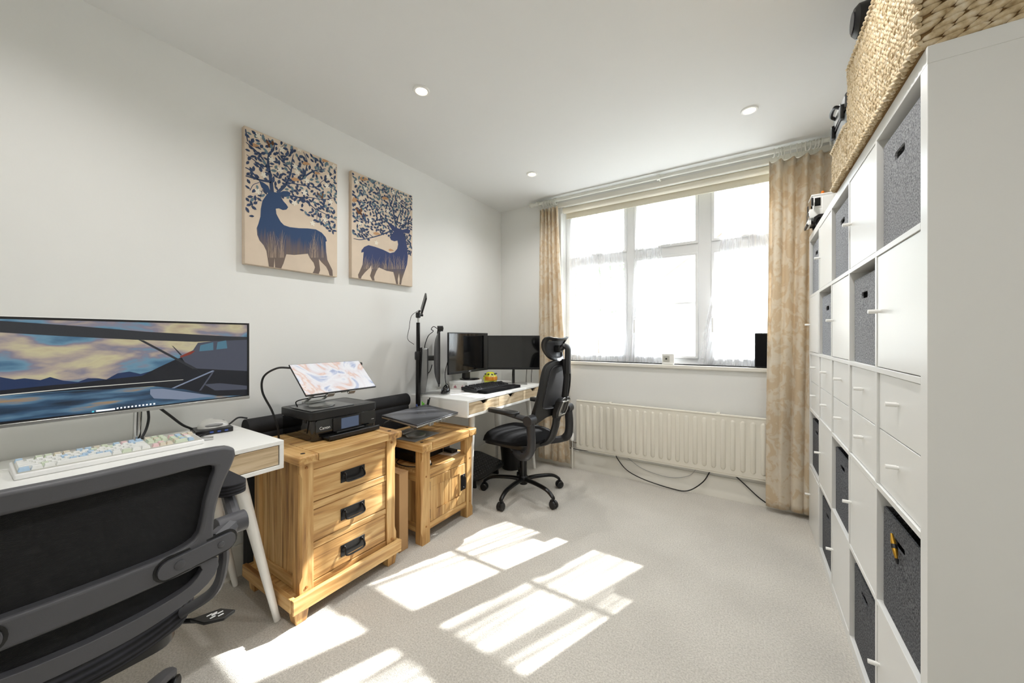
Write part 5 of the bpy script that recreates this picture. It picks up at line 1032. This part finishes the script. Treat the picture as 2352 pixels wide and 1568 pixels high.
def curtain(label, xt0, xt1, xb0, xb1, zt, zb, nf, yb, rings, seed):
    t = thing('curtain', label, 'curtain', ((xb0+xb1)/2, PY, zb), 0, 'damask curtains at the window', True)
    random.seed(seed); ph = [random.uniform(0, 1.2) for _ in range(nf+2)]
    def fn(u, v):
        x = (xb0+(xb1-xb0)*u)*(1-v)+(xt0+(xt1-xt0)*u)*v; x += .012*math.sin(3*v+seed)*(1-v)
        k = u*nf; w_ = ph[int(k) % len(ph)]*(1-(k % 1))+ph[(int(k)+1) % len(ph)]*(k % 1)
        s_ = math.sin(2*PI*k+w_*.6*(1-v)); s_ = math.copysign(abs(s_)**.75, s_); kb_ = u*2.1+.15*math.sin(seed)
        low = math.sin(2*PI*kb_+.7*seed)*.6+.4*math.sin(2*PI*kb_*1.9+1.3*seed); hv = min(1, max(0, (v-.12)/.75))
        pleat = .006*math.sin(4*PI*k)*(v**8)
        y = PY+.006+yb*(1-v)+.020*s_*(.25+.75*hv)+.020*low*(1-.8*hv)+.004*math.sin(2.3*k+4*v); z = zb+(zt-zb)*v-(.015*(1 if v > .999 else 0)*abs(math.sin(PI*k)))
        return (x+.010*math.cos(2*PI*k)*(1-v), y+pleat, z)
    part('cloth', MB().grid(fn, nf*14, 50), 'damask', t, solid=.003, smooth=70)
    part('heading', MB().grid(lambda u, v: tuple(Vector(fn(u, .965+.03*v))+Vector((0, .006, 0))), nf*14, 2), 'cream_fabric', t, solid=.002)
    for x in rings: r_ = link('curtain_ring', ringme, None, t, (x, PY, PZc-.011)); r_.rotation_euler = (0, 0, random.uniform(-.35, .35)); h_ = link('ring_hook', HOOK, None, t, (x, PY, PZc-.037))
    return t
HOOK = MB().tube([(0, 0, 0), (0, .004, -.012), (0, .002, -.022)], .0016, 6).mesh('ring_hook'); HOOK.materials.append(MATS['ring_plastic'])
curtain('beige damask curtain hanging by the desk and monitors', -1.632, -1.452, -1.672, -1.345, 2.372, .055, 5, .0, [-1.63]+[-1.588+k*.0125 for k in range(11)], 2)
curtain('beige damask curtain hanging beside the cube shelving', .125, .47, .105, .43, 2.372, .035, 5, .0, [.15, .175, .195, .205, .24, .275, .30, .32, .335, .36, .378, .392, .44], 4)
t = thing('roller_blind', 'cream roller blind rolled up at the window top', 'blind', ((WX0+WX1)/2, YW+.05, 2.37), 0, None, True)
part('roll', MB().tube([(WX0+.015, YW+.032, 2.362), (WX1-.015, YW+.032, 2.362)], .028, 20), 'cream_fabric', t); part('hanging_cloth', B(WX0+.03, WX1-.03, YW+.054, YW+.057, 2.298, 2.37), 'cream_fabric', t)
part('bottom_bar', B(WX0+.03, WX1-.03, YW+.052, YW+.060, 2.285, 2.30), 'cream_fabric', t, .003)
for x in (WX0+.008, WX1-.008): part('end_bracket', B(x-.006, x+.006, YW+.003, YW+.062, 2.33, WZ1), 'white_plastic', t, .002)
part('pull_chain', MB().tube([(WX0+.02, YW+.02, 2.34), (WX0+.02, YW+.022, 1.6), (WX0+.025, YW+.03, 1.6), (WX0+.025, YW+.03, 2.34)], .0018, 6), 'white_plastic', t)
def voile(label, xt0, xt1, xb0, xb1, nf, seed, amp=.010):
    def fn(u, v):
        x = (xb0+(xb1-xb0)*u)*(1-v)**1.3+(xt0+(xt1-xt0)*u)*(1-(1-v)**1.3); k = u*nf
        y = WY-.068+amp*(math.sin(2*PI*k+seed)+.4*math.sin(2*PI*k*2.7+1+3*v))*(1-.3*v); return (x, y, WZ0+.004+(2.30-WZ0)*v)
    return tag(part('net_curtain', MB().grid(fn, nf*12, 24), 'voile', smooth=80), label, 'net curtain', 'net curtains inside the window')
voile('sheer white net curtain over the pane beside the desk', -1.41, -.93, -1.42, -.86, 11, 1)
voile('sheer white net curtain gathered in the middle window pane', -.80, -.62, -.86, -.50, 9, 2, .012)
voile('sheer white net curtain flaring over the pane behind the black speaker', -.13, .10, -.33, .23, 10, 3, .013)
# on the sill
t = thing('thermostat', 'small white square thermostat box standing on the window sill', 'thermostat', (-.53, YW+.012, WZ0), 0)
part('case', B(-.045, .045, -.012, .012, 0, .085), 'white_plastic', t, .004); part('face_plate', B(-.035, .012, -.0135, -.011, .02, .068), 'kb_plate', t, .001); part('dial', MB().lathe([(.006, -.003), (.007, 0)], (-.012, -.0135, .045), 12, 'y'), 'black_plastic', t)
t = thing('speaker', 'flat black speaker box standing upright on the window sill', 'speaker', (.105, YW+.03, WZ0), 0)
part('cabinet', B(-.06, .065, -.04, .04, .003, .245), 'black_plastic', t, .004); part('front_grille', B(-.055, .06, -.043, -.039, .01, .238), 'black_fabric', t, .001); part('foot', B(-.05, -.03, -.03, .03, 0, .004).box(.035, .055, -.03, .03, 0, .004), 'black_plastic', t)

# ------------------------------------------------------------------ ceiling downlights (grid of the room; half of them lie outside the picture)
def downlight(x, y, label):
    t = thing('downlight', label, 'ceiling light', (x, y, HC), 0, 'recessed ceiling downlights')
    part('trim_ring', MB().lathe([(.027, -.001), (.031, -.008), (.040, -.007), (.043, -.002), (.043, .0), (.027, .0)], n=28), 'white_metal', t); part('lamp_face', MB().lathe([(.0, -.0035), (.027, -.0035), (.027, -.001), (0, -.001)], n=24), 'lamp_disc', t)
    l = bpy.data.lights.new('downlight_lamp', 'SPOT'); l.energy = 13; l.color = (1, .985, .97); l.spot_size = math.radians(150); l.spot_blend = 1; l.shadow_soft_size = .03
    lo_ = bpy.data.objects.new('downlight_lamp', l); C.objects.link(lo_); lo_.parent = t; lo_.location = (0, 0, -.02)
downlight(-1.425, 1.348, 'round recessed downlight above the oak chest'); downlight(.01, 2.464, 'round recessed downlight above the floor near shelving and curtain'); downlight(-1.423, 2.507, 'round recessed downlight above the chair with headrest')
downlight(.0, 1.30, 'round recessed downlight above the shelving front'); downlight(-1.425, .15, 'round recessed downlight above the chair without headrest'); downlight(0, .15, 'round recessed downlight above the open carpet')
